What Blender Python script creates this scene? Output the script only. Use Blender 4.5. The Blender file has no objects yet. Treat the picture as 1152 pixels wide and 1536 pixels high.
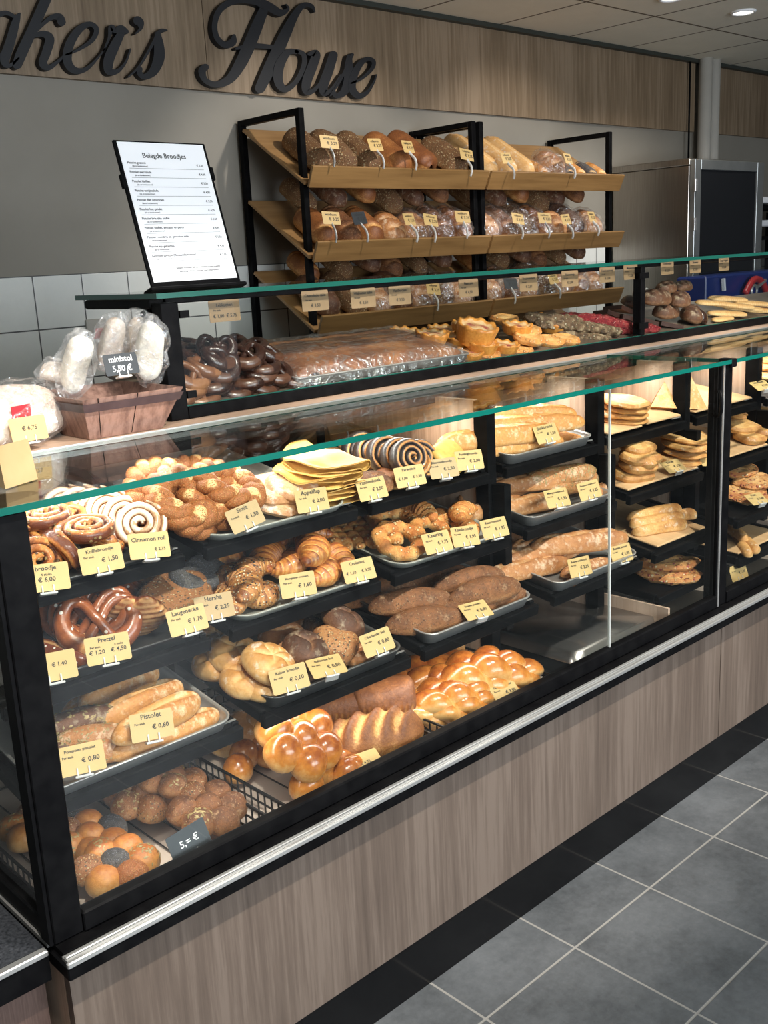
import bpy, math, random
import numpy as np
from mathutils import Vector, Matrix, noise as mn
random.seed(4); np.random.seed(4)
sc = bpy.context.scene
R = math.radians

# ------------------------------------------------------------------ camera
RIGHT = np.array([0.72458517, -0.68733875, -0.05041599])
DOWN = np.array([-0.20015216, -0.13986902, -0.96972974])
FWD = np.array([0.6594812, 0.71274265, -0.23891935])
CAM = np.array([0., 0., 1.5]); FPX = 1535.42
cd = bpy.data.cameras.new('camera'); cam = bpy.data.objects.new('camera', cd)
sc.collection.objects.link(cam); sc.camera = cam
cd.sensor_fit = 'VERTICAL'; cd.sensor_height = 24; cd.lens = 24*FPX/1536; cd.clip_start = .05
M4 = Matrix([[RIGHT[i], -DOWN[i], -FWD[i], CAM[i]] for i in range(3)] + [[0, 0, 0, 1]])
cam.matrix_world = M4

# ------------------------------------------------------------------ light
sc.view_settings.view_transform = 'Standard'; sc.view_settings.look = 'None'
sc.view_settings.exposure = 0.12; sc.view_settings.gamma = 1.0
W = bpy.data.worlds.new('world'); sc.world = W; W.use_nodes = True
W.node_tree.nodes['Background'].inputs[0].default_value = (.80, .90, 1, 1)
W.node_tree.nodes['Background'].inputs[1].default_value = 0.4


def spot(x, y, z, tx, ty, tz, power, size, col=(1, .93, .84), blend=.5, rad=.03):
    l = bpy.data.lights.new('spot_light', 'SPOT'); l.energy = power; l.spot_size = R(size); l.spot_blend = blend
    l.shadow_soft_size = rad; l.color = col
    o = bpy.data.objects.new('spot_light', l); sc.collection.objects.link(o)
    o.location = (x, y, z); o.rotation_euler = (Vector((tx, ty, tz))-Vector((x, y, z))).to_track_quat('-Z', 'Y').to_euler()
    return o


def area(x, y, z, tx, ty, tz, power, sx, sy, col=(1, .95, .88)):
    l = bpy.data.lights.new('area_light', 'AREA'); l.shape = 'RECTANGLE'; l.size = sx; l.size_y = sy; l.energy = power; l.color = col
    o = bpy.data.objects.new('area_light', l); sc.collection.objects.link(o)
    o.location = (x, y, z); o.rotation_euler = (Vector((tx, ty, tz))-Vector((x, y, z))).to_track_quat('-Z', 'Y').to_euler()
    return o


# ceiling spots over the customers' side, aimed at the case
for x in (.35, 1.15, 1.95, 2.75, 3.6):
    spot(x, .38, 2.6, x+.12, 1.60, .85, 168, 50)
# LED bar hidden under the front edge of the platform inside the case
for xa, xb in ((.60, 1.78), (1.87, 2.23), (2.31, 2.67), (2.75, 3.11), (3.2, 3.55)):
    area((xa+xb)/2, 1.70, 1.160, (xa+xb)/2, 1.60, .6, 2.6*(xb-xa), xb-xa, .02)
area(1.2, 1.47, .662, 1.2, 1.50, .4, 1.1, 1.15, .015)  # added strip light below the low shelves, brightens the basket deck
# spots behind the counter, towards the bread racks
for x in (3.0, 4.3):
    spot(x, 2.15, 2.6, x+.1, 3.4, 1.6, 60, 70)
spot(5.25, 2.8, 2.58, 5.3, 2.9, 1.0, 30, 140)
# added area light as shop front daylight, unseen, tilted up to brighten the ceiling
area(1.8, -2.6, 1.5, 2.6, 3, 2.25, 190, 3.5, 1.6, (.86, .93, 1))

# ------------------------------------------------------------------ helpers


def ray(u, v):
    return (u-576)*RIGHT+(v-768)*DOWN+FPX*FWD


def atz(u, v, z):
    r = ray(u, v); return CAM+r*(z-CAM[2])/r[2]


def aty(u, v, y):
    r = ray(u, v); return CAM+r*y/r[1]


def proj(p):
    q = np.array(p, float)-CAM
    return 576+FPX*(q@RIGHT)/(q@FWD), 768+FPX*(q@DOWN)/(q@FWD)


SL = R(9.0)
PL = {}
for t, (y, z) in {'1': (1.57, 1.0), '2': (1.51, .853), '3': (1.43, .703)}.items():
    PL[t] = (y, z, SL)
PL['4'] = (1.42, .585, R(4)); PL['0'] = (1.42, .489, 0); PL['U'] = (1.868, 1.219, R(12)); PL['P'] = (1.76, 1.199, 0)
RS = R(32.5)
PL['r1'] = (3.25, 1.812, RS); PL['r2'] = (3.25, 1.528, RS); PL['r3'] = (3.25, 1.238, RS)


def on(u, v, pl, h):
    y, z, s = PL[pl]; n = np.array([0, -math.sin(s), math.cos(s)]); o = np.array([0, y, z])+n*h
    r = ray(u, v); return CAM+r*((o-CAM)@n)/(r@n)


def mat(name, col, rough=.5, metal=0, **k):
    m = bpy.data.materials.new(name); m.use_nodes = True; b = m.node_tree.nodes['Principled BSDF']
    b.inputs['Base Color'].default_value = (*col, 1); b.inputs['Roughness'].default_value = rough; b.inputs['Metallic'].default_value = metal
    for kk, v in k.items(): b.inputs[kk].default_value = v
    return m


def N(m, t, **k):
    n = m.node_tree.nodes.new(t)
    for a, v in k.items(): setattr(n, a, v)
    return n


def ramp(m, stops):
    r = N(m, 'ShaderNodeValToRGB'); e = r.color_ramp.elements
    while len(e) < len(stops): e.new(.5)
    for i, (p, c) in enumerate(stops): e[i].position = p; e[i].color = (*c, 1)
    return r


def bump(m, src, strength=.3, dist=.002):
    b = N(m, 'ShaderNodeBump'); b.inputs['Strength'].default_value = strength; b.inputs['Distance'].default_value = dist
    m.node_tree.links.new(src, b.inputs['Height']); m.node_tree.links.new(b.outputs[0], m.node_tree.nodes['Principled BSDF'].inputs['Normal'])


def coords(m, scale=(1, 1, 1), rot=(0, 0, 0)):
    tc = N(m, 'ShaderNodeTexCoord'); mp = N(m, 'ShaderNodeMapping'); mp.inputs['Scale'].default_value = scale; mp.inputs['Rotation'].default_value = rot
    m.node_tree.links.new(tc.outputs['Object'], mp.inputs[0]); return mp.outputs[0]


def noisen(m, vec, scale, detail=4, rough=.55):
    n = N(m, 'ShaderNodeTexNoise'); n.inputs['Scale'].default_value = scale; n.inputs['Detail'].default_value = detail; n.inputs['Roughness'].default_value = rough
    m.node_tree.links.new(vec, n.inputs['Vector']); return n


def noisy(name, c1, c2, scale=8, rough=.6, bs=.1, stretch=(1, 1, 1), bd=.001, metal=0, lo=.35, hi=.65):
    m = mat(name, c1, rough, metal); v = coords(m, stretch); n = noisen(m, v, scale)
    r = ramp(m, [(lo, c1), (hi, c2)]); L = m.node_tree.links
    L.new(n.outputs[0], r.inputs[0]); L.new(r.outputs[0], m.node_tree.nodes['Principled BSDF'].inputs['Base Color'])
    if bs: bump(m, n.outputs[0], bs, bd)
    return m


def wood(name, cols, grain=(34, 34, 1.3), rough=.55):
    m = mat(name, cols[0], rough); L = m.node_tree.links
    v = coords(m, grain); n = noisen(m, v, 2.2, 6, .65)
    v2 = coords(m, (grain[0]*.14, grain[1]*.14, grain[2]*.35)); n2 = noisen(m, v2, 1.6, 3)
    mx = N(m, 'ShaderNodeMath', operation='MULTIPLY_ADD'); L.new(n2.outputs[0], mx.inputs[0]); mx.inputs[1].default_value = .75; L.new(n.outputs[0], mx.inputs[2])
    r = ramp(m, [(.62, cols[0]), (.86, cols[1]), (1.0, cols[2])]); L.new(mx.outputs[0], r.inputs[0])
    L.new(r.outputs[0], m.node_tree.nodes['Principled BSDF'].inputs['Base Color']); bump(m, n.outputs[0], .25, .0006)
    return m


def glassm(name, tint=(1, 1, 1), ior=1.5, k=1.0):
    m = bpy.data.materials.new(name); m.use_nodes = True; nt = m.node_tree; nt.nodes.clear()
    o = N(m, 'ShaderNodeOutputMaterial'); mx = N(m, 'ShaderNodeMixShader'); t = N(m, 'ShaderNodeBsdfTransparent'); g = N(m, 'ShaderNodeBsdfGlossy'); f = N(m, 'ShaderNodeFresnel')
    ge = N(m, 'ShaderNodeNewGeometry'); io = N(m, 'ShaderNodeMix'); nt.links.new(ge.outputs['Backfacing'], io.inputs[0]); io.inputs[2].default_value = ior; io.inputs[3].default_value = 1/ior; nt.links.new(io.outputs[0], f.inputs['IOR'])
    g.inputs['Roughness'].default_value = 0.0; t.inputs[0].default_value = (*tint, 1)
    q = N(m, 'ShaderNodeMath', operation='MULTIPLY'); q.inputs[1].default_value = k
    nt.links.new(f.outputs[0], q.inputs[0]); nt.links.new(q.outputs[0], mx.inputs[0]); nt.links.new(t.outputs[0], mx.inputs[1]); nt.links.new(g.outputs[0], mx.inputs[2]); nt.links.new(mx.outputs[0], o.inputs[0])
    return m


def film(name, base=.22, milk=.12):
    m = bpy.data.materials.new(name); m.use_nodes = True; nt = m.node_tree; nt.nodes.clear()
    o = N(m, 'ShaderNodeOutputMaterial'); mx = N(m, 'ShaderNodeMixShader'); t = N(m, 'ShaderNodeBsdfTransparent'); g = N(m, 'ShaderNodeBsdfGlossy')
    g.inputs['Roughness'].default_value = .12; g.inputs[0].default_value = (.95, .97, 1, 1); tc = N(m, 'ShaderNodeTexCoord'); n = N(m, 'ShaderNodeTexNoise'); n.inputs['Scale'].default_value = 28; n.inputs['Detail'].default_value = 3
    n.inputs['Distortion'].default_value = 2.5
    b = N(m, 'ShaderNodeBump'); b.inputs['Strength'].default_value = 1; b.inputs['Distance'].default_value = .01
    nt.links.new(tc.outputs['Object'], n.inputs['Vector']); nt.links.new(n.outputs[0], b.inputs['Height']); nt.links.new(b.outputs[0], g.inputs['Normal'])
    rr = N(m, 'ShaderNodeMapRange'); rr.inputs[1].default_value = .45; rr.inputs[2].default_value = .7; rr.inputs[3].default_value = base*.5; rr.inputs[4].default_value = base*2
    nt.links.new(n.outputs[0], rr.inputs[0]); nt.links.new(rr.outputs[0], mx.inputs[0])
    df = N(m, 'ShaderNodeBsdfDiffuse'); df.inputs[0].default_value = (.85, .87, .9, 1); ms2 = N(m, 'ShaderNodeMixShader'); ms2.inputs[0].default_value = milk; nt.links.new(g.outputs[0], ms2.inputs[1]); nt.links.new(df.outputs[0], ms2.inputs[2])
    nt.links.new(t.outputs[0], mx.inputs[1]); nt.links.new(ms2.outputs[0], mx.inputs[2]); nt.links.new(mx.outputs[0], o.inputs[0])
    return m


def crust(name, pale, mid, dark, rough=.5, ns=22, amp=.35, bs=.35, flour=0, fcol=(.85, .78, .66), speck=None, sscale=260, sth=.6, coat=0, bd=.002):
    """baked crust: the point attribute 'bake' (0 pale crumb .. 1 dark crust) drives the colour"""
    pale, mid, dark = [(c[0]*.97, c[1]*.87, c[2]*.74) for c in (pale, mid, dark)]; bs = min(1, bs*1.7+.15)
    m = mat(name, mid, rough); L = m.node_tree.links; B = m.node_tree.nodes['Principled BSDF']
    v = coords(m); a = N(m, 'ShaderNodeAttribute', attribute_name='bake'); n = noisen(m, v, ns, 5)
    s = N(m, 'ShaderNodeMath', operation='MULTIPLY_ADD'); s.inputs[1].default_value = amp*1.4; L.new(n.outputs[0], s.inputs[0]); L.new(a.outputs['Fac'], s.inputs[2])
    fine = noisen(m, v, ns*7, 5, .65); sf = N(m, 'ShaderNodeMath', operation='MULTIPLY_ADD'); sf.inputs[1].default_value = .8; L.new(fine.outputs[0], sf.inputs[0]); L.new(s.outputs[0], sf.inputs[2])
    s2 = N(m, 'ShaderNodeMath', operation='SUBTRACT'); s2.inputs[1].default_value = amp*.7+.40; L.new(sf.outputs[0], s2.inputs[0])
    r = ramp(m, [(.05, pale), (.42, mid), (.84, dark)]); L.new(s2.outputs[0], r.inputs[0]); out = r.outputs[0]
    if flour:
        fl = noisen(m, v, 38, 6, .7); fr = N(m, 'ShaderNodeMapRange'); fr.inputs[1].default_value = .62-flour*.25; fr.inputs[2].default_value = .75-flour*.15; L.new(fl.outputs[0], fr.inputs[0])
        x = N(m, 'ShaderNodeMix', data_type='RGBA'); L.new(fr.outputs[0], x.inputs[0]); L.new(out, x.inputs[6]); x.inputs[7].default_value = (*fcol, 1); out = x.outputs[2]
    h = fine.outputs[0]
    if speck:
        vo = N(m, 'ShaderNodeTexVoronoi'); vo.inputs['Scale'].default_value = sscale; L.new(v, vo.inputs['Vector'])
        lt = N(m, 'ShaderNodeMapRange'); lt.inputs[1].default_value = .42; lt.inputs[2].default_value = .30; L.new(vo.outputs['Distance'], lt.inputs[0])
        sp = N(m, 'ShaderNodeSeparateColor'); L.new(vo.outputs['Color'], sp.inputs[0]); gt = N(m, 'ShaderNodeMath', operation='LESS_THAN'); gt.inputs[1].default_value = sth; L.new(sp.outputs[0], gt.inputs[0])
        mu = N(m, 'ShaderNodeMath', operation='MULTIPLY'); L.new(lt.outputs[0], mu.inputs[0]); L.new(gt.outputs[0], mu.inputs[1])
        cr = ramp(m, [(i/max(1, len(speck)-1), c) for i, c in enumerate(speck)] if len(speck) > 1 else [(0, speck[0]), (1, speck[0])]); cr.color_ramp.interpolation = 'CONSTANT' if len(speck) > 2 else 'LINEAR'
        L.new(sp.outputs[1], cr.inputs[0])
        x = N(m, 'ShaderNodeMix', data_type='RGBA'); L.new(mu.outputs[0], x.inputs[0]); L.new(out, x.inputs[6]); L.new(cr.outputs[0], x.inputs[7]); out = x.outputs[2]
        ad = N(m, 'ShaderNodeMath', operation='MULTIPLY_ADD'); ad.inputs[1].default_value = 1.6; L.new(mu.outputs[0], ad.inputs[0]); L.new(h, ad.inputs[2]); h = ad.outputs[0]
    L.new(out, B.inputs['Base Color']); bump(m, h, bs, bd)
    if coat: B.inputs['Coat Weight'].default_value = coat; B.inputs['Coat Roughness'].default_value = .15
    return m


def newmesh(name, V, F, mats, mi=None, bake=None, smooth=True):
    me = bpy.data.meshes.new(name); me.from_pydata([tuple(map(float, p)) for p in V], [], [tuple(map(int, f)) for f in F])
    for m in (mats if isinstance(mats, (list, tuple)) else [mats]): me.materials.append(m)
    if mi is not None: me.polygons.foreach_set('material_index', np.array(mi, dtype=np.int32))
    me.polygons.foreach_set('use_smooth', np.full(len(me.polygons), smooth))
    if bake is not None:
        a = me.attributes.new('bake', 'FLOAT', 'POINT'); a.data.foreach_set('value', np.clip(np.array(bake, dtype=np.float32), 0, 1.2))
    me.update(); return me


class MB:
    """collects shapes for ONE mesh"""

    def __init__(s): s.V = []; s.F = []; s.mi = []; s.b = []; s.sm = []

    def add(s, V, F, mi=0, b=None, M=None, sm=True):
        V = np.array(V, float)
        if M is not None: V = V@np.array(M)[:3, :3].T+np.array(M)[:3, 3]
        o = len(s.V); s.V += V.tolist(); s.F += [tuple(o+i for i in f) for f in F]; s.mi += [mi]*len(F); s.sm += [sm]*len(F)
        s.b += list(b) if b is not None else [.5]*len(V); return s

    def box(s, x0, x1, y0, y1, z0, z1, mi=0, M=None, bev=0):
        if bev:
            V = []; c = min(bev, (x1-x0)*.45, (y1-y0)*.45, (z1-z0)*.45)
            for (z, e) in ((z0, c), (z0+c, 0), (z1-c, 0), (z1, c)):
                a, b_, p, q = x0+e, x1-e, y0+e, y1-e; k = c*.6
                V += [(a+k, p, z), (b_-k, p, z), (b_, p+k, z), (b_, q-k, z), (b_-k, q, z), (a+k, q, z), (a, q-k, z), (a, p+k, z)]
            F = [tuple(range(7, -1, -1)), tuple(range(24, 32))]
            for j in range(3):
                for i in range(8): F.append((j*8+i, j*8+(i+1) % 8, j*8+8+(i+1) % 8, j*8+8+i))
            return s.add(V, F, mi, M=M, sm=False)
        V = [(x, y, z) for z in (z0, z1) for (x, y) in ((x0, y0), (x1, y0), (x1, y1), (x0, y1))]
        return s.add(V, [(3, 2, 1, 0), (4, 5, 6, 7), (0, 1, 5, 4), (1, 2, 6, 5), (2, 3, 7, 6), (3, 0, 4, 7)], mi, M=M, sm=False)

    def build(s, name, mats, parent=None, loc=None):
        me = newmesh(name, s.V, s.F, mats, s.mi, s.b); me.polygons.foreach_set('use_smooth', s.sm)
        o = bpy.data.objects.new(name, me); sc.collection.objects.link(o)
        if parent: o.parent = parent
        if loc is not None: o.location = loc
        return o


def bar(mb, a, b, w, h=None, mi=0):
    """square bar from a to b"""
    h = h or w; a = Vector(a); b = Vector(b); d = (b-a); L = d.length; d.normalize()
    up = Vector((0, 0, 1)) if abs(d.z) < .9 else Vector((0, 1, 0)); s = d.cross(up).normalized(); n = s.cross(d)
    M = Matrix([[d[i], s[i], n[i], a[i]] for i in range(3)]+[[0, 0, 0, 1]])
    mb.box(0, L, -w/2, w/2, -h/2, h/2, mi, M)


def sweep(P, Rr, ns=12, closed=False, flat=1., up=(0, 0, 1), tw=None):
    P = np.array(P, float); n = len(P); Rr = np.broadcast_to(np.array(Rr, float), (n,)); up = np.array(up, float)
    if closed: T = np.roll(P, -1, 0)-np.roll(P, 1, 0)
    else: T = np.gradient(P, axis=0)
    T /= np.linalg.norm(T, axis=1)[:, None]+1e-12
    S = np.cross(up, T); S /= np.linalg.norm(S, axis=1)[:, None]+1e-9; Nn = np.cross(T, S)
    th = np.arange(ns)*2*np.pi/ns; V = (P[:, None]+Rr[:, None, None]*(np.cos(th)[None, :, None]*S[:, None]+flat*np.sin(th)[None, :, None]*Nn[:, None])).reshape(-1, 3)
    F = []
    for i in range(n if closed else n-1):
        j = (i+1) % n
        for k in range(ns): F.append((i*ns+k, j*ns+k, j*ns+(k+1) % ns, i*ns+(k+1) % ns)[::-1])
    if not closed:
        V = np.vstack([V, P[0]-T[0]*Rr[0]*.3, P[-1]+T[-1]*Rr[-1]*.3]); a = n*ns
        for k in range(ns): F.append((a, k, (k+1) % ns)[::-1]); F.append((a+1, (n-1)*ns+k, (n-1)*ns+(k+1) % ns))
    return V, F


def crv(pts, n=40, closed=False):
    """Catmull-Rom through pts"""
    p = np.array(pts, float); m = len(p); out = []
    seg = m if closed else m-1
    for i in range(seg):
        g = lambda k: p[k % m] if closed else p[min(max(k, 0), m-1)]
        a, b, c, d = g(i-1), g(i), g(i+1), g(i+2); q = max(2, n//seg)
        for t in np.arange(q)/q: out.append(.5*((2*b)+(-a+c)*t+(2*a-5*b+4*c-d)*t*t+(-a+3*b-3*c+d)*t**3))
    if not closed: out.append(p[-1])
    return np.array(out)


def wob(V, amp, s, seed=0):
    """displace by smooth noise"""
    V = np.array(V, float)
    for i, p in enumerate(V):
        q = Vector((p[0]*s+seed*7.3, p[1]*s+seed*3.1, p[2]*s)); V[i] += amp*np.array(mn.noise_vector(q))
    return V


def shell(V, F, mats, name, mi=None, bake=None, amp=0, s=20, seed=0, smooth=True):
    """centre the prototype, store half height"""
    V = np.array(V, float)
    if amp: V = wob(V, amp, s, seed)
    lo, hi = V.min(0), V.max(0); V = V-(lo+hi)/2
    me = newmesh(name, V, F, mats, mi, bake, smooth); me['hh'] = float((hi-lo)[2]/2); return me


def seeds(V, F, Nsel, n, size, rng, lift=.4, long=2.2):
    """scatter flat seeds over upward faces; returns V,F"""
    V = np.array(V); fs = [f for f in F if len(f) == 4]; C = []; out = []; of = []
    rng = random.Random(rng); c = 0
    while c < n:
        f = rng.choice(fs); a, b, d, e = [V[i] for i in f]; nn = np.cross(b-a, d-a); ar = np.linalg.norm(nn)
        if ar < 1e-9: c += 1; continue
        nn /= ar; p = a+(b-a)*rng.random()+(e-a)*rng.random()
        if not Nsel(p, nn): c += 1; continue
        t = np.cross(nn, [rng.gauss(0, 1), rng.gauss(0, 1), rng.gauss(0, 1)]); t /= np.linalg.norm(t)+1e-9; q = np.cross(nn, t)
        s_ = size*rng.uniform(.8, 1.2); p = p+nn*size*lift*.4; o = len(out)
        out += [p+t*s_*long/2, p+q*s_/2, p-t*s_*long/2, p-q*s_/2, p+nn*s_*.35]
        of += [(o, o+1, o+4), (o+1, o+2, o+4), (o+2, o+3, o+4), (o+3, o, o+4)]; c += 1
    return np.array(out).reshape(-1, 3), of


# ------------------------------------------------------------------ materials
BLACK = noisy('black_powder_coat', (.003, .003, .0035), (.006, .006, .0065), 30, .42, .05); BLACK.node_tree.nodes['Principled BSDF'].inputs['Specular IOR Level'].default_value = .05
BLACKW = mat('black_wire', (.012, .012, .013), .4)
PLINTH = mat('black_gloss_plinth', (.003, .003, .0035), .12, **{'Specular IOR Level': .3})
STEEL = noisy('brushed_steel', (.50, .50, .49), (.60, .60, .59), 6, .30, .1, (1, 60, 60), .0003, .7)
STEELV = noisy('brushed_steel_cabinet', (.34, .31, .28), (.42, .39, .35), 5, .33, .1, (60, 60, 1), .0004, 1)
TRAYM = noisy('aluminium_tray', (.42, .41, .40), (.60, .58, .56), 9, .34, .1, (1, 1, 1), .001, .65)
ENAMEL = noisy('grey_enamel_tray', (.30, .30, .27), (.38, .38, .34), 12, .3, .05)
GLASS = glassm('clear_glass', (.97, .985, .975)); GLASSTOP = glassm('clear_glass_top', (.93, .965, .95), 1.5, .75)
GEDGE = mat('green_glass_edge', (.004, .10, .078), .12); GEDGED = mat('dark_green_glass_edge', (.010, .085, .065), .2)
PANEL = wood('grey_oak_panel', [(.080, .057, .043), (.118, .086, .066), (.155, .117, .092)])
SIGNW = wood('oak_sign_board', [(.13, .088, .052), (.20, .142, .088), (.26, .19, .125)], (22, 22, .9))
LWOOD = wood('pale_oak_partition', [(.40, .26, .18), (.60, .42, .31), (.68, .50, .38)], (30, 30, 1.1))
SHELFW = noisy('beech_shelf', (.30, .16, .06), (.38, .22, .09), 3, .45, .1, (1, 14, 14))
SHELFX = noisy('beech_lip', (.20, .105, .035), (.28, .155, .055), 3, .45, .1, (1, 14, 14))
BOARDW = noisy('birch_board', (.55, .33, .16), (.66, .43, .23), 4, .55, .1, (8, 1, 8))
DECK = noisy('pale_deck', (.52, .42, .36), (.62, .52, .45), 6, .5, .1)
PLAT = noisy('wood_platform', (.44, .30, .21), (.56, .40, .30), 4, .35, .1, (1, 20, 20))
WALLP = noisy('grey_paint', (.232, .212, .178), (.252, .232, .196), 3, .65, .03)
DWALL = noisy('unlit_shop_wall', (.045, .045, .05), (.055, .055, .06), 3, .6, 0)  # unseen walls coloured dark as an unlit shop, keeps haze off the glass
GRAN = noisy('dark_granite', (.018, .02, .024), (.06, .065, .075), 170, .35, .1)
PAPER = mat('white_paper', (.86, .87, .90), .55); TEXTM = mat('black_print', (.02, .02, .02), .6); CHALK = mat('white_chalk', (.85, .85, .85), .8)
CARDY = noisy('yellow_card', (.52, .355, .135), (.57, .395, .165), 12, .5, 0); CARDB = noisy('kraft_card', (.40, .27, .125), (.45, .31, .155), 12, .55, 0); SLATE = mat('slate_card', (.025, .03, .035), .5)
CLIP = mat('clear_plastic_clip', (.80, .80, .78), .15, **{'Transmission Weight': .35}); SIGNM = mat('dark_slate_letter', (.004, .005, .008), .6)
FILM = film('clear_film', .28); FILMW = film('frosty_film', .3, .45); REDM = mat('red_label', (.5, .03, .04), .4)
PIPEM = noisy('grey_pipe_paint', (.42, .40, .36), (.46, .44, .40), 5, .5, 0)


def tilem(name, sx, sz, tile, grout, gap, rough, axis, bs=.3, var=.0, off=(0, 0)):
    m = mat(name, tile[0], rough); L = m.node_tree.links; B = m.node_tree.nodes['Principled BSDF']
    tc = N(m, 'ShaderNodeTexCoord'); sp = N(m, 'ShaderNodeSeparateXYZ'); L.new(tc.outputs['Object'], sp.inputs[0])
    masks = []
    for ax, s, o in ((axis[0], sx, off[0]), (axis[1], sz, off[1])):
        a = N(m, 'ShaderNodeMath', operation='SUBTRACT'); L.new(sp.outputs[ax], a.inputs[0]); a.inputs[1].default_value = o
        p = N(m, 'ShaderNodeMath', operation='PINGPONG'); L.new(a.outputs[0], p.inputs[0]); p.inputs[1].default_value = s/2
        g = N(m, 'ShaderNodeMapRange'); g.inputs[1].default_value = gap*.5; g.inputs[2].default_value = gap*.5+.0012; L.new(p.outputs[0], g.inputs[0]); masks.append(g.outputs[0])
    mm = N(m, 'ShaderNodeMath', operation='MINIMUM'); L.new(masks[0], mm.inputs[0]); L.new(masks[1], mm.inputs[1])
    n = noisen(m, tc.outputs['Object'], 5, 8, .7); n2 = noisen(m, tc.outputs['Object'], 60, 4, .7)
    ad = N(m, 'ShaderNodeMath', operation='MULTIPLY_ADD'); ad.inputs[1].default_value = .35; L.new(n2.outputs[0], ad.inputs[0]); L.new(n.outputs[0], ad.inputs[2])
    r = ramp(m, [(.45, tile[0]), (.9, tile[1])]); L.new(ad.outputs[0], r.inputs[0])
    x = N(m, 'ShaderNodeMix', data_type='RGBA'); L.new(mm.outputs[0], x.inputs[0]); x.inputs[6].default_value = (*grout, 1); L.new(r.outputs[0], x.inputs[7]); L.new(x.outputs[2], B.inputs['Base Color'])
    h = N(m, 'ShaderNodeMath', operation='MULTIPLY_ADD'); h.inputs[1].default_value = .15; L.new(n2.outputs[0], h.inputs[0]); L.new(mm.outputs[0], h.inputs[2]); bump(m, h.outputs[0], bs, .002)
    return m


def tag(o, label=None, cat=None, group=None, kind=None):
    if label: o['label'] = label
    if cat: o['category'] = cat
    if group: o['group'] = group
    if kind: o['kind'] = kind
    return o


def empty(name, loc, label, cat, group=None, rot=None):
    o = bpy.data.objects.new(name, None); sc.collection.objects.link(o); o.empty_display_size = .05
    o.matrix_world = Matrix.Translation(Vector(loc)) @ (rot.to_4x4() if rot else Matrix.Identity(4)); return tag(o, label, cat, group)


def struct(name, mb, m): o = mb.build(name, m); o['kind'] = 'structure'; return o


_tc = {}


def textmesh(s, size, spacing=1.0, shear=0.):
    k = (s, size, spacing, shear)
    if k not in _tc:
        cu = bpy.data.curves.new('lettering', 'FONT'); cu.body = s; cu.size = size; cu.align_x = 'CENTER'; cu.resolution_u = 2; cu.space_character = spacing; cu.shear = shear; cu.offset = size*.015
        ob = bpy.data.objects.new('lettering', cu); me = bpy.data.meshes.new_from_object(ob); bpy.data.objects.remove(ob); _tc[k] = me
    return _tc[k]


def text(s, size, m, parent, loc, name='lettering', **k):
    me = textmesh(s, size, **k)
    if not me.materials: me.materials.append(m)
    o = bpy.data.objects.new(name, me); sc.collection.objects.link(o); o.parent = parent; o.location = loc; o.rotation_euler = (R(90), 0, 0); return o


# ------------------------------------------------------------------ room
WY = 3.70; CZ = 2.63
FLOORM = tilem('slate_floor_tile', .30, .2985, ((.055, .060, .065), (.15, .16, .17)), (.30, .29, .27), .0042, .42, (0, 1), .35, off=(1.61, 1.191))
struct('floor', MB().box(-3, 9, -4, WY, -.05, 0), FLOORM)
TILEM = tilem('white_wall_tile', .196, .196, ((.70, .71, .68), (.76, .77, .74)), (.10, .10, .10), .004, .2, (0, 2), .3, off=(1.717, 1.311))
mb = MB().box(-1.2, 9, WY, WY+.1, 1.508, CZ); struct('wall_back', mb, WALLP)
struct('wall_tiled_back', MB().box(-1.2, 9, WY-.008, WY+.1, 0, 1.508), TILEM)
struct('wall_right', MB().box(9, 9.1, -4, WY+.1, 0, CZ), DWALL)
struct('wall_left', MB().box(-3.1, -3, -4, WY+.1, 0, CZ), WALLP)
struct('wall_front', MB().box(-3, -1.5, -4.1, -4, 0, CZ).box(5.5, 9, -4.1, -4, 0, CZ).box(-1.5, 5.5, -4.1, -4, 2.5, CZ), DWALL)
CEILM = tilem('ceiling_tile', .585, .585, ((.76, .73, .62), (.82, .79, .68)), (.14, .11, .07), .014, .8, (0, 1), .3, off=(4.35, 3.115))
struct('ceiling', MB().box(-3, 9, -4, WY+.1, CZ, CZ+.05), CEILM)
# shadow gap trim along the ceiling edge
struct('trim_1', MB().box(-1.2, 9, WY-.06, WY-.024, CZ-.022, CZ-.001), mat('dark_trim', (.03, .035, .03), .5))
for x0, x1 in ((-1.2, 1.2), (1.2, 2.56), (2.56, 6.30), (6.50, 9.0)):
    o = MB().box(x0+.0015, x1-.0015, WY-.024, WY, 2.20, CZ-.022).build('oak_fascia_board', SIGNW)
    tag(o, {-1.2: 'oak fascia board at the far left carrying part of the shop lettering', 1.2: 'oak fascia board behind the word with the apostrophe', 2.56: 'long oak fascia board behind House and over the bread racks', 6.5: 'dim oak fascia board right of the grey pipes'}[x0], 'fascia board', 'oak fascia boards')
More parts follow.
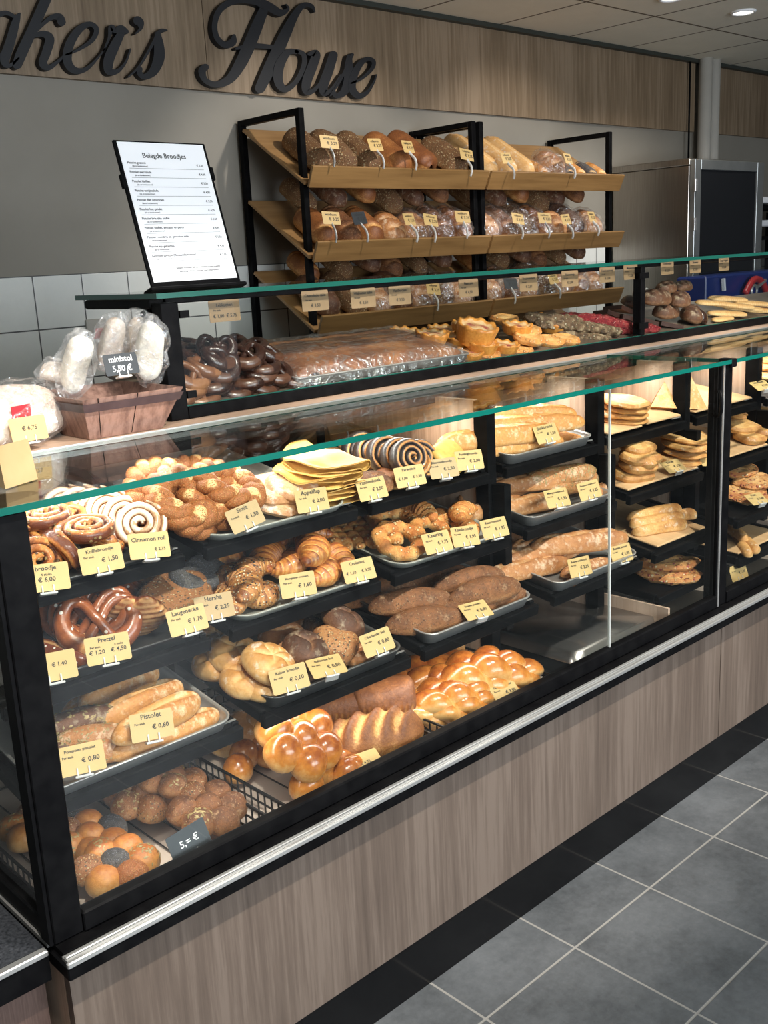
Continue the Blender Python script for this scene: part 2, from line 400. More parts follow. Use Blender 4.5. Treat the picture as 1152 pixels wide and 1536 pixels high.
# lettering, traced strokes (u, v, width) in a 1.92x frame
LET = {
 'A': [[(55, 40, 6), (45, 60, 22), (28, 120, 28), (12, 172, 28), (25, 190, 12), (52, 168, 5)], [(45, 52, 10), (10, 38, 14), (-40, 70, 24), (-58, 130, 28), (-40, 180, 20), (-5, 165, 9), (30, 110, 6)]],
 'K': [[(150, -45, 26), (128, 5, 30), (92, 85, 30), (62, 150, 32), (48, 186, 28)], [(75, 125, 6), (110, 82, 10), (145, 52, 14), (168, 50, 22), (176, 64, 24)], [(92, 105, 10), (122, 98, 18), (142, 112, 26), (132, 152, 26), (122, 182, 24), (140, 195, 16), (172, 172, 8), (190, 150, 5)]],
 'E': [[(188, 158, 5), (220, 146, 8), (262, 118, 13), (276, 86, 15), (256, 70, 15), (224, 88, 22), (198, 130, 26), (192, 176, 26), (212, 203, 20), (246, 200, 12), (282, 165, 6), (300, 140, 4)]],
 'R': [[(296, 148, 5), (312, 110, 8), (318, 80, 16), (330, 88, 16), (346, 84, 22), (362, 92, 14)], [(350, 92, 20), (330, 130, 28), (312, 172, 30), (312, 204, 24), (336, 206, 13), (360, 180, 7), (374, 142, 5)]],
 'Q': [[(394, 60, 26), (402, 68, 22), (402, 84, 10), (388, 98, 4)]],
 'S': [[(368, 222, 5), (400, 190, 7), (436, 130, 9), (458, 92, 12), (478, 88, 5)], [(452, 100, 18), (456, 130, 28), (456, 168, 32), (440, 206, 26), (414, 222, 16), (400, 210, 16), (402, 200, 14)]],
 'HH': [[(672, 104, 10), (668, 122, 22), (645, 130, 18), (622, 108, 16), (616, 70, 16), (632, 28, 18), (676, 2, 20), (730, 2, 24), (772, 20, 26), (806, 38, 20), (828, 26, 8), (822, 14, 4)], [(762, 18, 24), (744, 62, 32), (716, 130, 36), (690, 185, 34), (660, 228, 26), (622, 244, 18), (590, 232, 16), (580, 206, 22), (590, 194, 20)], [(680, 140, 8), (718, 132, 14), (760, 134, 14), (800, 138, 10)], [(905, 34, 4), (896, 18, 12), (872, 16, 16), (848, 44, 22), (820, 100, 32), (790, 165, 36), (764, 220, 34), (748, 254, 30)]],
 'O': [[(852, 150, 12), (826, 152, 20), (802, 192, 28), (800, 236, 26), (820, 258, 18), (850, 236, 14), (872, 192, 14), (872, 158, 14), (852, 148, 12)]],
 'U': [[(888, 156, 10), (908, 156, 24), (898, 190, 28), (882, 232, 28), (880, 262, 22), (900, 262, 12), (930, 226, 7), (948, 190, 6)], [(958, 160, 26), (944, 205, 28), (930, 244, 28), (932, 268, 20), (952, 258, 9), (980, 216, 5)]],
 'S2': [[(950, 275, 5), (976, 235, 7), (1002, 180, 9), (1012, 158, 10)], [(1004, 165, 16), (1002, 200, 26), (1002, 232, 28), (988, 266, 22), (966, 276, 14), (958, 264, 12)]],
 'E2': [[(1010, 240, 5), (1040, 226, 8), (1068, 200, 11), (1074, 178, 12), (1056, 170, 12), (1034, 186, 18), (1016, 222, 22), (1012, 256, 22), (1030, 276, 18), (1054, 268, 11), (1074, 238, 6), (1082, 216, 4)]],
}


def letter(strokes, name, parent):
    mb = MB(); n0 = 0
    for k, s in enumerate(strokes):
        c = crv([(a/1.92, b/1.92, w/1.92) for a, b, w in s], 44); pts = c[:, :2]; w = np.maximum(c[:, 2], 1.2)
        T = np.gradient(pts, axis=0); T /= np.linalg.norm(T, axis=1)[:, None]; Q = np.stack([-T[:, 1], T[:, 0]], 1)
        L_ = pts+Q*w[:, None]/2; R_ = pts-Q*w[:, None]/2
        cap0 = [pts[0]+w[0]/2*(math.cos(a)*Q[0]-math.sin(a)*T[0]) for a in np.linspace(0, math.pi, 7)[1:-1]]
        cap1 = [pts[-1]+w[-1]/2*(-math.cos(a)*Q[-1]+math.sin(a)*T[-1]) for a in np.linspace(0, math.pi, 7)[1:-1]]
        yb, yf = WY-.026, WY-.056+.0009*k
        V = []; F = []; n = len(pts)
        f3 = lambda p, y: aty(p[0], p[1], y)
        for p in list(L_)+list(R_): b = f3(p, WY-.05); V += [(b[0], yf, b[2]), (b[0], yb, b[2])]
        for i in range(n-1):
            a, b_, c_, d = 2*i, 2*(i+1), 2*(n+i+1), 2*(n+i)
            F += [(a, b_, c_, d), (a+1, a, b_, b_+1)[::-1], (d, c_, c_+1, d+1)[::-1]]
        for cp, l, r in ((cap0, 0, n), (cap1, 2*n-1, n-1)):
            base = len(V)
            for p in cp: b = f3(p, WY-.05); V += [(b[0], yf, b[2]), (b[0], yb, b[2])]
            loop = [2*l]+[base+2*i for i in range(len(cp))]+[2*r]; F.append(tuple(loop))
            for i in range(len(loop)-1): F.append((loop[i], loop[i+1], loop[i+1]+1, loop[i]+1))
        mb.add(V, F, sm=False)
    return mb.build(name, SIGNM, parent)


w1 = empty('sign_lettering', (1.9, WY-.03, 2.3), "dark script letters aker's mounted on the oak fascia, cut by the frame", 'sign')
for k in ('A', 'K', 'E', 'R', 'Q', 'S'): letter(LET[k], 'apostrophe' if k == 'Q' else 'letter', w1)
w2 = empty('sign_lettering', (3.0, WY-.03, 2.3), 'dark script word House mounted on the oak fascia board', 'sign')
for k in ('HH', 'O', 'U', 'S2', 'E2'): letter(LET[k], 'letter', w2)
for o in (w1, w2):
    for c in o.children: c.matrix_parent_inverse = o.matrix_world.inverted()


def part(mb, name, m, parent):
    """build in world coordinates and parent while keeping place"""
    o = mb.build(name, m); o.parent = parent; o.matrix_parent_inverse = parent.matrix_world.inverted(); return o


def cyl(a, b, r, ns=14): return sweep([a, np.array(a)+(np.array(b)-np.array(a))*.5, b], r, ns, up=(0, 0, 1) if abs(a[2]-b[2]) < .5*np.linalg.norm(np.array(b)-np.array(a)) else (0, 1, 0))


for i, x in enumerate((6.31, 6.41)):
    o = MB().add(*cyl((x, WY-.09, .0), (x, WY-.09, CZ), .042)).build('wall_pipe', PIPEM)
    tag(o, ('left one of the two painted grey pipes running to the ceiling', 'right one of the two painted grey pipes running to the ceiling')[i], 'pipe', 'grey wall pipes')
o = MB().add(*cyl((6.19, WY-.05, 1.9), (6.19, WY-.05, CZ-.02), .006, 6)).build('wall_cable', BLACK); tag(o, 'thin dark cable hanging down the oak fascia left of the pipes', 'cable')
# recessed downlights
for i, (u, v) in enumerate(((1115, 17), (1008, -4))):
    p = atz(u, v, CZ); e = empty('ceiling_downlight', (p[0], p[1], CZ), ('lit round downlight in the ceiling tiles at the top right', 'downlight at the top edge left of the lit one')[i], 'ceiling light', 'recessed ceiling downlights')
    c = [(math.cos(a)*.055, math.sin(a)*.055, -.003) for a in np.linspace(0, 2*math.pi, 25)[:-1]]
    o = MB().add(*sweep(c, .008, 8, True)).build('trim_ring', PAPER, e)
    em = mat('lamp_glow', (1, 1, 1)); em.node_tree.nodes['Principled BSDF'].inputs['Emission Color'].default_value = (1, .95, .8, 1); em.node_tree.nodes['Principled BSDF'].inputs['Emission Strength'].default_value = 5 if i == 0 else .8
    V = [(math.cos(a)*.05, math.sin(a)*.05, -.004) for a in np.linspace(0, 2*math.pi, 25)[:-1]]+[(math.cos(a)*.05, math.sin(a)*.05, -.002) for a in np.linspace(0, 2*math.pi, 25)[:-1]]
    MB().add(V, [tuple(range(24))[::-1], tuple(range(24, 48))]+[(i_, (i_+1) % 24, 24+(i_+1) % 24, 24+i_) for i_ in range(24)], sm=False).build('lamp', em, e)

# ------------------------------------------------------------------ counter base
XL, XR = .527, 4.45
base = empty('counter_base', (XL, 1.34, 0), 'long oak fronted counter base with steel edge strip along the floor', 'counter')
part(MB().box(XL+.012, 2.499, 1.343, 1.361, .125, .478), 'front_panel', PANEL, base)
part(MB().box(2.502, XR, 1.343, 1.361, .125, .478), 'front_panel', PANEL, base)
part(MB().box(XL+.012, XL+.03, 1.364, 2.2, .125, .478), 'end_panel', LWOOD, base)
part(MB().box(XL+.03, XR, 1.347, 2.18, 0, .124), 'plinth', PLINTH, base)
part(MB().box(XL, XR, 1.313, 1.378, .476, .502, bev=.003), 'black_edge_trim', BLACK, base); part(MB().box(XL, XL+.04, 1.3785, 2.2, .476, .502, bev=.003), 'black_edge_trim', BLACK, base)
sp_ = part(MB().box(XL+.003, XR, 1.318, 1.336, .503, .5085).box(XL, XR, 1.311, 1.318, .4985, .509, bev=.002).box(XL+.004, XR, 1.3235, 1.331, .509, .512, bev=.0015), 'steel_strip', STEEL, base); part(MB().box(XL+.006, XR, 1.3365, 1.378, .503, .5125), 'black_ledge', BLACK, base); part(MB().box(XL+.0005, XL+.010, 1.3795, 2.16, .503, .511), 'steel_side_strip', STEEL, base)
# neighbouring lower counter at the left
nb = empty('side_counter', (0, 1.37, 0), 'lower counter at the bottom left with dark speckled stone top', 'counter')
part(MB().box(-.9, XL-.004, 1.383, 2.3, .49, .506), 'stone_top', GRAN, nb)
part(MB().box(-.9, XL-.004, 1.367, 1.382, .497, .5075, bev=.002), 'steel_edge', STEEL, nb)
part(MB().box(-.9, XL-.004, 1.369, 1.38, .455, .497), 'black_edge_trim', BLACK, nb)
part(MB().box(-.9, XL-.004, 1.40, 1.42, 0, .489), 'front_panel', noisy('red_brown_panel', (.085, .05, .04), (.12, .075, .06), 20, .5, .1, (20, 20, 1)), nb)

# ------------------------------------------------------------------ lower glass case
case = empty('glass_display_case', (XL, 1.36, .51), 'black framed glass display case over the oak counter, full of bread trays', 'display case')
FY = 1.36; GT = 1.187
for i, x in enumerate((.532, 2.497, 4.40)):
    if i == 0:
        part(MB().box(x, x+.048, FY, FY+.04, .513, GT, bev=.003), 'corner_post', BLACK, case)
        part(MB().box(x-.006, x, FY+.004, FY+.034, .513, GT), 'corner_strip', BLACK, case)
    else:
        p_ = part(MB().box(x, x+.055, FY, FY+.04, .513, GT, bev=.003), 'post', BLACK, case)
        part(MB().box(x+.004, x+.010, FY-.003, FY, .515, GT), 'steel_bead', STEEL, case)
part(MB().box(.58, 2.497, FY-.004, FY+.02, .5135, .548, bev=.003).box(2.552, 4.4, FY-.004, FY+.02, .5135, .548, bev=.003), 'bottom_rail', BLACK, case)
part(MB().box(XL+.004, XL+.03, FY+.04, 2.18, .513, .545, bev=.003), 'end_rail', BLACK, case)
for x0, x1 in ((.58, 1.995), (1.998, 2.497), (2.552, 4.40)):
    part(MB().box(x0, x1, FY+.006, FY+.011, .546, GT), 'front_pane', GLASS, case)
part(MB().box(1.9952, 1.9978, FY+.0055, FY+.0115, .547, GT), 'pane_joint', mat('glass_joint', (.55, .58, .56), .2), case)
part(MB().box(XL+.012, XL+.017, FY+.04, 2.16, .54, GT), 'end_pane', GLASS, case)
# horizontal top glass, with a green polished front edge
for x0, x1 in ((XL-.03, 2.541), (2.545, 4.43)):
    part(MB().box(x0, x1, FY-.0055, 1.752, GT+.001, GT+.0105), 'top_pane', GLASSTOP, case)
    part(MB().box(x0, x1, FY-.009, FY-.0056, GT+.0005, GT+.011), 'polished_edge', GEDGE, case)
    part(MB().box(x0-.0035, x0-.0003, FY-.009, 1.752, GT+.0005, GT+.011), 'polished_edge', GEDGED, case)
part(MB().box(2.528, 2.553, FY-.011, FY+.03, GT-.01, GT+.013, bev=.002), 'glass_clamp', BLACK, case)
lt = MB(); V, F = sweep(crv([(2.49, FY+.002, 1.05), (2.482, FY-.008, 1.07), (2.482, FY-.008, 1.10), (2.49, FY+.002, 1.12)], 12), .005, 8, up=(1, 0, 0)); lt.add(V, F); part(lt, 'pane_handle', BLACK, case)
part(MB().box(XL+.041, XR, FY+.021, 2.16, .470, .485), 'deck', DECK, case)
part(MB().box(XL+.03, XR, 2.14, 2.16, .486, 1.168), 'back_wall', noisy('dark_back_panel', (.02, .016, .014), (.035, .028, .024), 8, .5, .05), case)
for x in (1.815, 2.262, 2.70, 3.14, 3.58):
    part(MB().box(x, x+.016, 1.63, 2.139, .486, 1.165), 'partition', LWOOD, case)
    part(MB().box(x-.004, x+.026, 1.585, 1.625, .486, 1.165), 'upright', BLACK, case)
for x in (.965, 1.392, 1.826, 2.262, 2.70, 3.14, 3.58):
    yo = .16 if x < 1.5 else 0
    part(MB().box(x-.004, x+.02, 1.545+yo, 1.582+yo, .6, .965), 'shelf_upright', BLACK, case)
# empty deck box on the right
part(MB().box(2.292, 2.300, 1.385, 2.12, .486, .562), 'deck_step', LWOOD, case)

# platform & upper case
plat = empty('platform', (XL, 1.76, 1.17), 'pale wooden platform behind the sloping glass, holding box and upper case', 'shelf')
part(MB().box(XL-.03, XR, 1.758, 2.17, 1.170, 1.196), 'top_board', PLAT, plat)
part(MB().box(XL-.03, XR, 1.7545, 1.7575, 1.189, 1.199), 'steel_nosing', STEEL, plat); part(MB().box(XL-.03, XR, 1.7545, 1.7575, 1.150, 1.1885), 'black_fascia', BLACK, plat)
part(MB().box(XL-.03, XR, 1.7585, 1.80, 1.152, 1.169), 'lamp_housing', BLACK, plat)
up = empty('upper_glass_case', (1.12, 1.84, 1.197), 'low black framed glass case on the platform with a green edged glass top', 'display case')
UX0, UX1, UY, UZ = 1.118, 4.45, 1.84, 1.438
part(MB().box(UX0, UX0+.042, UY, UY+.035, 1.197, UZ, bev=.002), 'post', BLACK, up)
part(MB().box(2.855, 2.878, UY+.0, UY+.03, 1.225, UZ, bev=.002), 'post', BLACK, up)
for x in (UX0+.042, ):
    part(MB().box(x, x+.022, UY-.004, UY+.003, 1.405, 1.42), 'hinge', BLACK, up); part(MB().box(x, x+.022, UY-.004, UY+.003, 1.24, 1.255), 'hinge', BLACK, up)
part(MB().box(2.842, 2.892, UY-.004, UY-.0005, 1.402, 1.42), 'hinge', BLACK, up); part(MB().box(2.842, 2.892, UY-.004, UY-.0005, 1.245, 1.265), 'hinge', BLACK, up)
part(MB().box(UX0+.042, UX1, UY-.002, UY+.02, 1.197, 1.222, bev=.002), 'bottom_rail', BLACK, up)
part(MB().box(UX0+.031, UX1, UY+.03, UY+.06, UZ-.004, UZ+.008, bev=.002), 'top_rail', BLACK, up)
part(MB().box(UX0-.004, UX0+.03, UY+.036, 2.15, UZ-.012, UZ+.008, bev=.003), 'bracket_arm', BLACK, up)
part(MB().box(UX0, UX0+.026, UY+.05, UY+.085, UZ-.032, UZ-.0125, bev=.006), 'bracket_foot', BLACK, up)
part(MB().box(UX0-.012, UX1, UY-.010, 2.17, UZ+.0095, UZ+.019), 'top_pane', GLASSTOP, up)
part(MB().box(UX0-.012, UX1, UY-.0135, UY-.0103, UZ+.009, UZ+.0195), 'polished_edge', GEDGED, up)
part(MB().box(UX0-.015, UX0-.0123, UY-.0135, 2.17, UZ+.009, UZ+.0195), 'polished_edge', GEDGED, up)
for x0, x1 in ((UX0+.044, 2.862), (2.872, UX1)):
    part(MB().box(x0, x1, UY+.006, UY+.010, 1.2205, UZ-.006), 'front_pane', GLASS, up)
    part(MB().box(x0, x1, UY+.0055, UY+.0105, 1.2225, 1.2245), 'pane_lower_edge', GEDGED, up)
part(MB().box(UX0+.034, UX1, 0, .30, -.010, -.001, M=Matrix.Translation((0, 1.868, 1.219)) @ Matrix.Rotation(R(12), 4, 'X')), 'floor_board', noisy('dark_brown_board', (.10, .07, .05), (.15, .11, .08), 6, .5, .1), up)

# ------------------------------------------------------------------ shelves & trays
BAY = {'A': (.563, .952), 'B': (1.0, 1.378), 'C': (1.418, 1.80), 'D': (1.862, 2.238), 'E': (2.30, 2.68), 'F': (2.74, 3.11), 'G': (3.18, 3.55)}
BN = {'A': 'leftmost bay', 'B': 'second bay from the left', 'C': 'third bay from the left', 'D': 'fourth bay, right of the oak partition', 'E': 'bay behind the second glass pane', 'F': 'bay right of the thick post', 'G': 'bay at the right frame edge'}
TN = {'1': 'top', '2': 'middle', '3': 'low', '4': 'bottom'}


def tframe(pl, x, s=0, h=0):
    y, z, a = PL[pl]; return Matrix.Translation((x, y, z)) @ Matrix.Rotation(a, 4, 'X') @ Matrix.Translation((0, s, h))


def traymesh(w, d, h, r, t=.0015, lip=.006):
    """open tray with rounded corners; floor, wall and rolled rim"""
    def ring(e, z):
        out = []; rr = max(r+e, .004)
        for cx, cy, a0 in ((w-r, d-r, 0), (r, d-r, 90), (r, r, 180), (w-r, r, 270)):
            for a in np.linspace(a0, a0+90, 7): out.append((cx+rr*math.cos(R(a)), cy+rr*math.sin(R(a)), z))
        return out
    Z = [(-.010-lip, 0), (-.006-lip, .0), (-lip, h), (0, h+.001), (0, h-.003), (-lip-t, h-.004), (-.008-lip, t+.001), (-.012-lip, t+.0012)]
    Z = [(-.008, 0), (-.001, h-.004), (lip*.4, h), (lip*.4, h+.0015), (-.003, h+.0015), (-.004, h-.003), (-.010, .0022)]
    V = []; F = []
    for e, z in Z: V += ring(e, z)
    n = 28
    for j in range(len(Z)-1):
        for i in range(n): F.append((j*n+i, j*n+(i+1) % n, j*n+n+(i+1) % n, j*n+n+i))
    F.append(tuple(range(n))[::-1]); F.append(tuple(range((len(Z)-1)*n, len(Z)*n))); return V, F


def shelf(bay, t, depth=.55):
    x0, x1 = BAY[bay]; M = tframe(t, x0); w = x1-x0
    e = empty('display_shelf', (0, 0, 0), 'black sloping %s shelf in the %s' % (TN[t], BN[bay]), 'shelf', 'black tray shelves'); e.matrix_world = M
    I = None
    MB().box(0, w, -.003, .012, -.029, -.003, bev=.002).build('front_rail', BLACK, e)
    for xx in (0, w-.014): MB().box(xx, xx+.014, .0125, depth, -.022, .002, bev=.002).build('side_rail', BLACK, e)
    MB().box(.0145, w-.0145, .0125, depth, -.012, -.004).build('shelf_plate', BLACK, e)
    MB().box(w*.86, w*.99, .016, .020, .0042, .006).build('rail_glint_strip', STEEL, e)
    return e


def tray(bay, t, m, h=.022, r=.03, dx=.016, s0=.003, depth=.5, what='aluminium baking tray', x0=None, x1=None):
    a, b = BAY[bay]; a = (x0 or a)+dx; b = (x1 or b)-dx; V, F = traymesh(b-a, depth, h, r)
    o = MB().add(V, F).build('baking_tray', m); o.matrix_world = tframe(t, a, s0, -.002); return tag(o, '%s on the %s shelf of the %s' % (what, TN.get(t, 'bottom'), BN[bay].split(',')[0]), 'tray', 'baking trays on the shelves')


def board(bay, t, x0, x1, s0=.02, d=.4, lab='', h=.0055):
    o = MB().box(0, x1-x0, 0, d, 0, .006, bev=.002).build('wooden_board', BOARDW); o.matrix_world = tframe(t, x0, s0, h); return tag(o, lab, 'board', 'thin wooden serving boards')


for b in 'ABCDEFG':
    for t in '123':
        shelf(b, t)
shelf('E', '4', .45); shelf('F', '4', .45)
DARKT = noisy('dark_tray', (.05, .05, .05), (.09, .09, .09), 10, .35, .05, metal=.6)
tray('A', '1', DARKT, .010, .02, what='flat dark tray'); tray('A', '2', DARKT, .022, .02, what='deep dark tray'); tray('A', '3', TRAYM, .022, .03)
tray('B', '1', ENAMEL, .014, .045, what='shallow grey enamel tray'); tray('B', '2', ENAMEL, .014, .045, what='shallow grey enamel tray'); tray('B', '3', noisy('dull_tray', (.17, .17, .17), (.25, .25, .24), 10, .36, .05, metal=.8), .026, .03, what='deep dull metal tray')
tray('C', '2', ENAMEL, .014, .045, what='shallow grey enamel tray'); tray('C', '3', TRAYM, .026, .03)
for t in '123': tray('D', t, TRAYM, .026, .03)
board('C', '1', 1.43, 1.60, .03, .3, 'thin wooden board under the folded pancakes')
board('C', '1', 1.61, 1.79, .03, .3, 'thin wooden board under the poppy seed swirls')
board('E', '1', 2.31, 2.47, .015, .3, 'wooden board under the stacked flatbreads behind the glass pane'); board('E', '1', 2.50, 2.68, .02, .3, 'wooden board under the big filled triangles')
board('E', '2', 2.31, 2.67, .015, .3, 'wooden board under stacked buns and puffy rounds'); board('E', '3', 2.33, 2.58, .015, .3, 'wooden board under the rolled flatbread sticks')
board('F', '1', 2.75, 3.1, .015, .3, 'wooden board under flatbreads right of the thick post'); board('F', '2', 2.75, 3.1, .015, .3, 'wooden board under the folded green flecked flatbreads'); board('F', '4', 2.76, 3.05, .015, .26, 'wooden board under the filled rolls right of the thick post')
# spare empty aluminium tray lying upside on the deck of the fourth bay
V, F = traymesh(.372, .42, .03, .035); o = MB().add(V, F).build('baking_tray', TRAYM); o.data.materials[0] = mat('worn_shiny_aluminium', (.50, .48, .47), .27, .95); o.matrix_world = Matrix.Translation((1.945, 1.84, .5295)) @ Matrix.Rotation(math.pi, 4, 'X'); tag(o, 'empty shiny aluminium tray on the deck of the fourth bay', 'tray')
o = MB().box(0, .40, .02, .62, 0, .010, bev=.002).build('tray_runner', BLACK); o.matrix_world = Matrix.Translation((1.862, 1.385, .486)); tag(o, 'flat black runner beneath the empty aluminium tray', 'runner')


def basket(x0, x1, y0, y1, z0, h, lab):
    e = empty('wire_basket', (x0, y0, z0), lab, 'basket', 'black wire baskets on the deck'); w = x1-x0; d = y1-y0
    mb = MB()
    for z in (h,): mb.add(*sweep([(0, 0, z), (w, 0, z), (w, d, z), (0, d, z)], .0028, 6, True))
    mb.V = []; mb.F = []; mb.mi = []; mb.b = []; mb.sm = []
    for z in (h, h*.55, .004):
        for a, b in (((0, 0), (w, 0)), ((w, 0), (w, d)), ((w, d), (0, d)), ((0, d), (0, 0))): bar(mb, (*a, z), (*b, z), .0042 if z == h else .003)
    mb.build('rim', BLACKW, e)
    mb = MB(); n = int(w/.0215)
    for i in range(n+1):
        x = w*i/n
        for y in (0, d): bar(mb, (x, y, .004), (x, y, h), .0026)
    n2 = int(d/.0215)
    for i in range(n2+1):
        y = d*i/n2
        for x in (0, w): bar(mb, (x, y, .004), (x, y, h), .0026)
    mb.build('side_wires', BLACKW, e)
    mb = MB()
    for i in range(n//2+1): bar(mb, (w*i/(n//2), 0, .0035), (w*i/(n//2), d, .0035), .0024)
    mb.build('base_wires', BLACKW, e)


basket(.575, .955, 1.388, 1.95, .4855, .052, 'wire basket of break-apart breads at the bottom left')
basket(1.00, 1.385, 1.388, 1.95, .4855, .052, 'wire basket of brioche and tin loaf, middle of the deck')
basket(1.425, 1.79, 1.388, 1.95, .4855, .052, 'wire basket of glossy plaited breads right of the tin loaf')

# ------------------------------------------------------------------ crust materials
C_gold = crust('crust_golden', (.78, .52, .26), (.62, .30, .08), (.36, .12, .03), .42, 16, .35, .25)
C_bag = crust('crust_baguette', (.80, .52, .26), (.66, .34, .11), (.42, .17, .045), .5, 20, .4, .3, flour=.35, fcol=(.82, .62, .38))
C_rust = crust('crust_rustic', (.70, .45, .24), (.48, .23, .09), (.28, .11, .04), .6, 18, .4, .4, flour=.45, fcol=(.74, .54, .36))
C_pale = crust('crust_pale', (.82, .62, .36), (.72, .45, .19), (.50, .24, .07), .5, 14, .35, .25, flour=.3)
C_brioche = crust('crust_brioche', (.86, .56, .24), (.62, .25, .05), (.26, .07, .015), .22, 10, .3, .12, coat=.5)
C_brown = crust('crust_wholemeal', (.46, .24, .11), (.27, .115, .045), (.10, .038, .016), .7, 34, .8, .7, flour=.2, fcol=(.44, .27, .15), speck=[(.46, .27, .14), (.14, .06, .03)], sscale=240, sth=.35)
C_tin = crust('crust_tin_loaf', (.76, .47, .19), (.36, .15, .05), (.17, .06, .022), .5, 26, .6, .4)
C_dark = crust('crust_dark', (.30, .17, .09), (.14, .06, .03), (.06, .025, .014), .6, 22, .4, .5, flour=.4, fcol=(.40, .30, .2))
C_choc = crust('dark_chocolate_glaze', (.10, .045, .03), (.045, .018, .014), (.02, .009, .008), .25, 20, .4, .15, coat=.4)
C_milk = crust('milk_chocolate_glaze', (.30, .15, .08), (.19, .085, .045), (.13, .055, .03), .28, 20, .4, .15, coat=.3)
C_lye = crust('lye_crust', (.72, .42, .20), (.32, .10, .035), (.15, .035, .014), .25, 14, .35, .15, coat=.4, speck=[(.8, .74, .66)], sscale=120, sth=.12)
C_sesame = crust('sesame_crust', (.80, .55, .28), (.40, .145, .04), (.28, .09, .025), .6, 20, .3, .9, speck=[(.46, .19, .055), (.60, .28, .095), (.28, .10, .03)], sscale=300, sth=.9)
C_seed = crust('mixed_seed_crust', (.60, .36, .16), (.34, .15, .06), (.2, .08, .03), .6, 20, .3, .9, speck=[(.62, .46, .26), (.10, .07, .05), (.5, .3, .14), (.72, .6, .42)], sscale=210, sth=.75)
C_grain = crust('oat_seed_crust', (.42, .27, .13), (.22, .12, .055), (.10, .05, .025), .7, 20, .35, 1, speck=[(.44, .30, .15), (.30, .17, .07), (.55, .42, .24), (.12, .07, .04)], sscale=120, sth=.8, bd=.004)
C_poppy = crust('poppy_crust', (.75, .52, .26), (.12, .115, .12), (.05, .05, .06), .7, 30, .5, .8, speck=[(.02, .02, .03), (.20, .20, .23), (.09, .09, .11)], sscale=330, sth=.9)
C_crois = crust('croissant_crust', (.86, .54, .20), (.62, .25, .06), (.27, .07, .02), .35, 26, .35, .35, coat=.25)
C_croseed = crust('seeded_croissant_crust', (.82, .54, .24), (.48, .22, .07), (.22, .08, .03), .4, 26, .35, .7, speck=[(.05, .045, .045), (.80, .68, .46), (.10, .08, .07)], sscale=190, sth=.5)
C_cheese = crust('cheese_crust', (.86, .62, .30), (.74, .36, .11), (.50, .17, .04), .5, 34, .7, .7, speck=[(.9, .70, .38), (.72, .28, .08)], sscale=110, sth=.35, bd=.003)
C_pan = crust('pancake', (.86, .64, .24), (.82, .55, .17), (.62, .33, .09), .5, 10, .5, .1)
C_pita = crust('flatbread', (.84, .66, .40), (.70, .42, .16), (.40, .18, .05), .6, 26, .9, .4, flour=.12)
C_pizza = crust('topped_flatbread', (.88, .66, .38), (.70, .40, .16), (.5, .2, .07), .55, 30, .9, .9, speck=[(.80, .60, .34), (.35, .06, .05), (.62, .36, .16), (.28, .22, .06)], sscale=95, sth=.75, bd=.004)
C_ice = crust('iced_swirl', (.80, .76, .72), (.56, .36, .22), (.20, .07, .04), .3, 30, .45, .3, coat=.3)
C_swirl = crust('poppy_swirl', (.84, .56, .26), (.55, .24, .07), (.03, .025, .03), .35, 30, .2, .4, coat=.3)
C_kof = crust('glazed_bun', (.80, .46, .15), (.50, .17, .045), (.14, .035, .015), .25, 34, .8, .5, coat=.5, speck=[(.05, .02, .02), (.85, .6, .25)], sscale=95, sth=.3)
C_nut = crust('nut_cluster', (.60, .52, .38), (.20, .13, .08), (.07, .045, .03), .55, 60, .6, 1, speck=[(.62, .55, .42), (.2, .17, .09), (.36, .24, .13)], sscale=130, sth=.6, bd=.004)
C_red = crust('red_sprinkle_cluster', (.62, .20, .17), (.36, .02, .035), (.16, .01, .02), .45, 60, .6, 1, speck=[(.75, .35, .3), (.5, .03, .05)], sscale=150, sth=.6, bd=.004)
C_slice = crust('cocoa_slice', (.36, .21, .13), (.27, .15, .09), (.05, .02, .015), .5, 30, .3, .3)
C_bisc = crust('pale_biscuit', (.86, .70, .44), (.78, .54, .26), (.55, .28, .09), .55, 14, .3, .3)
C_tart = crust('tart_crust', (.86, .58, .22), (.74, .36, .08), (.45, .16, .03), .4, 24, .4, .4, coat=.2)
C_cream = crust('tart_filling', (.88, .74, .50), (.72, .45, .24), (.32, .02, .06), .35, 30, .7, .4)
C_sugar = crust('sugared_crust', (.92, .98, 1.), (.80, .78, .80), (.42, .22, .1), .7, 24, .5, .5)
C_cake = crust('sheet_cake', (.52, .25, .10), (.30, .12, .05), (.16, .055, .025), .35, 12, .7, .4, coat=.2)
C_apple = crust('sugared_puff_pastry', (.80, .66, .46), (.66, .40, .22), (.42, .18, .07), .45, 26, .6, .5, flour=.5)
PUMP = noisy('pumpkin_seed', (.20, .16, .06), (.42, .30, .13), 60, .45, .1); SES = noisy('sesame_seed', (.66, .46, .22), (.80, .64, .36), 90, .5, 0)

# ------------------------------------------------------------------ food shapes


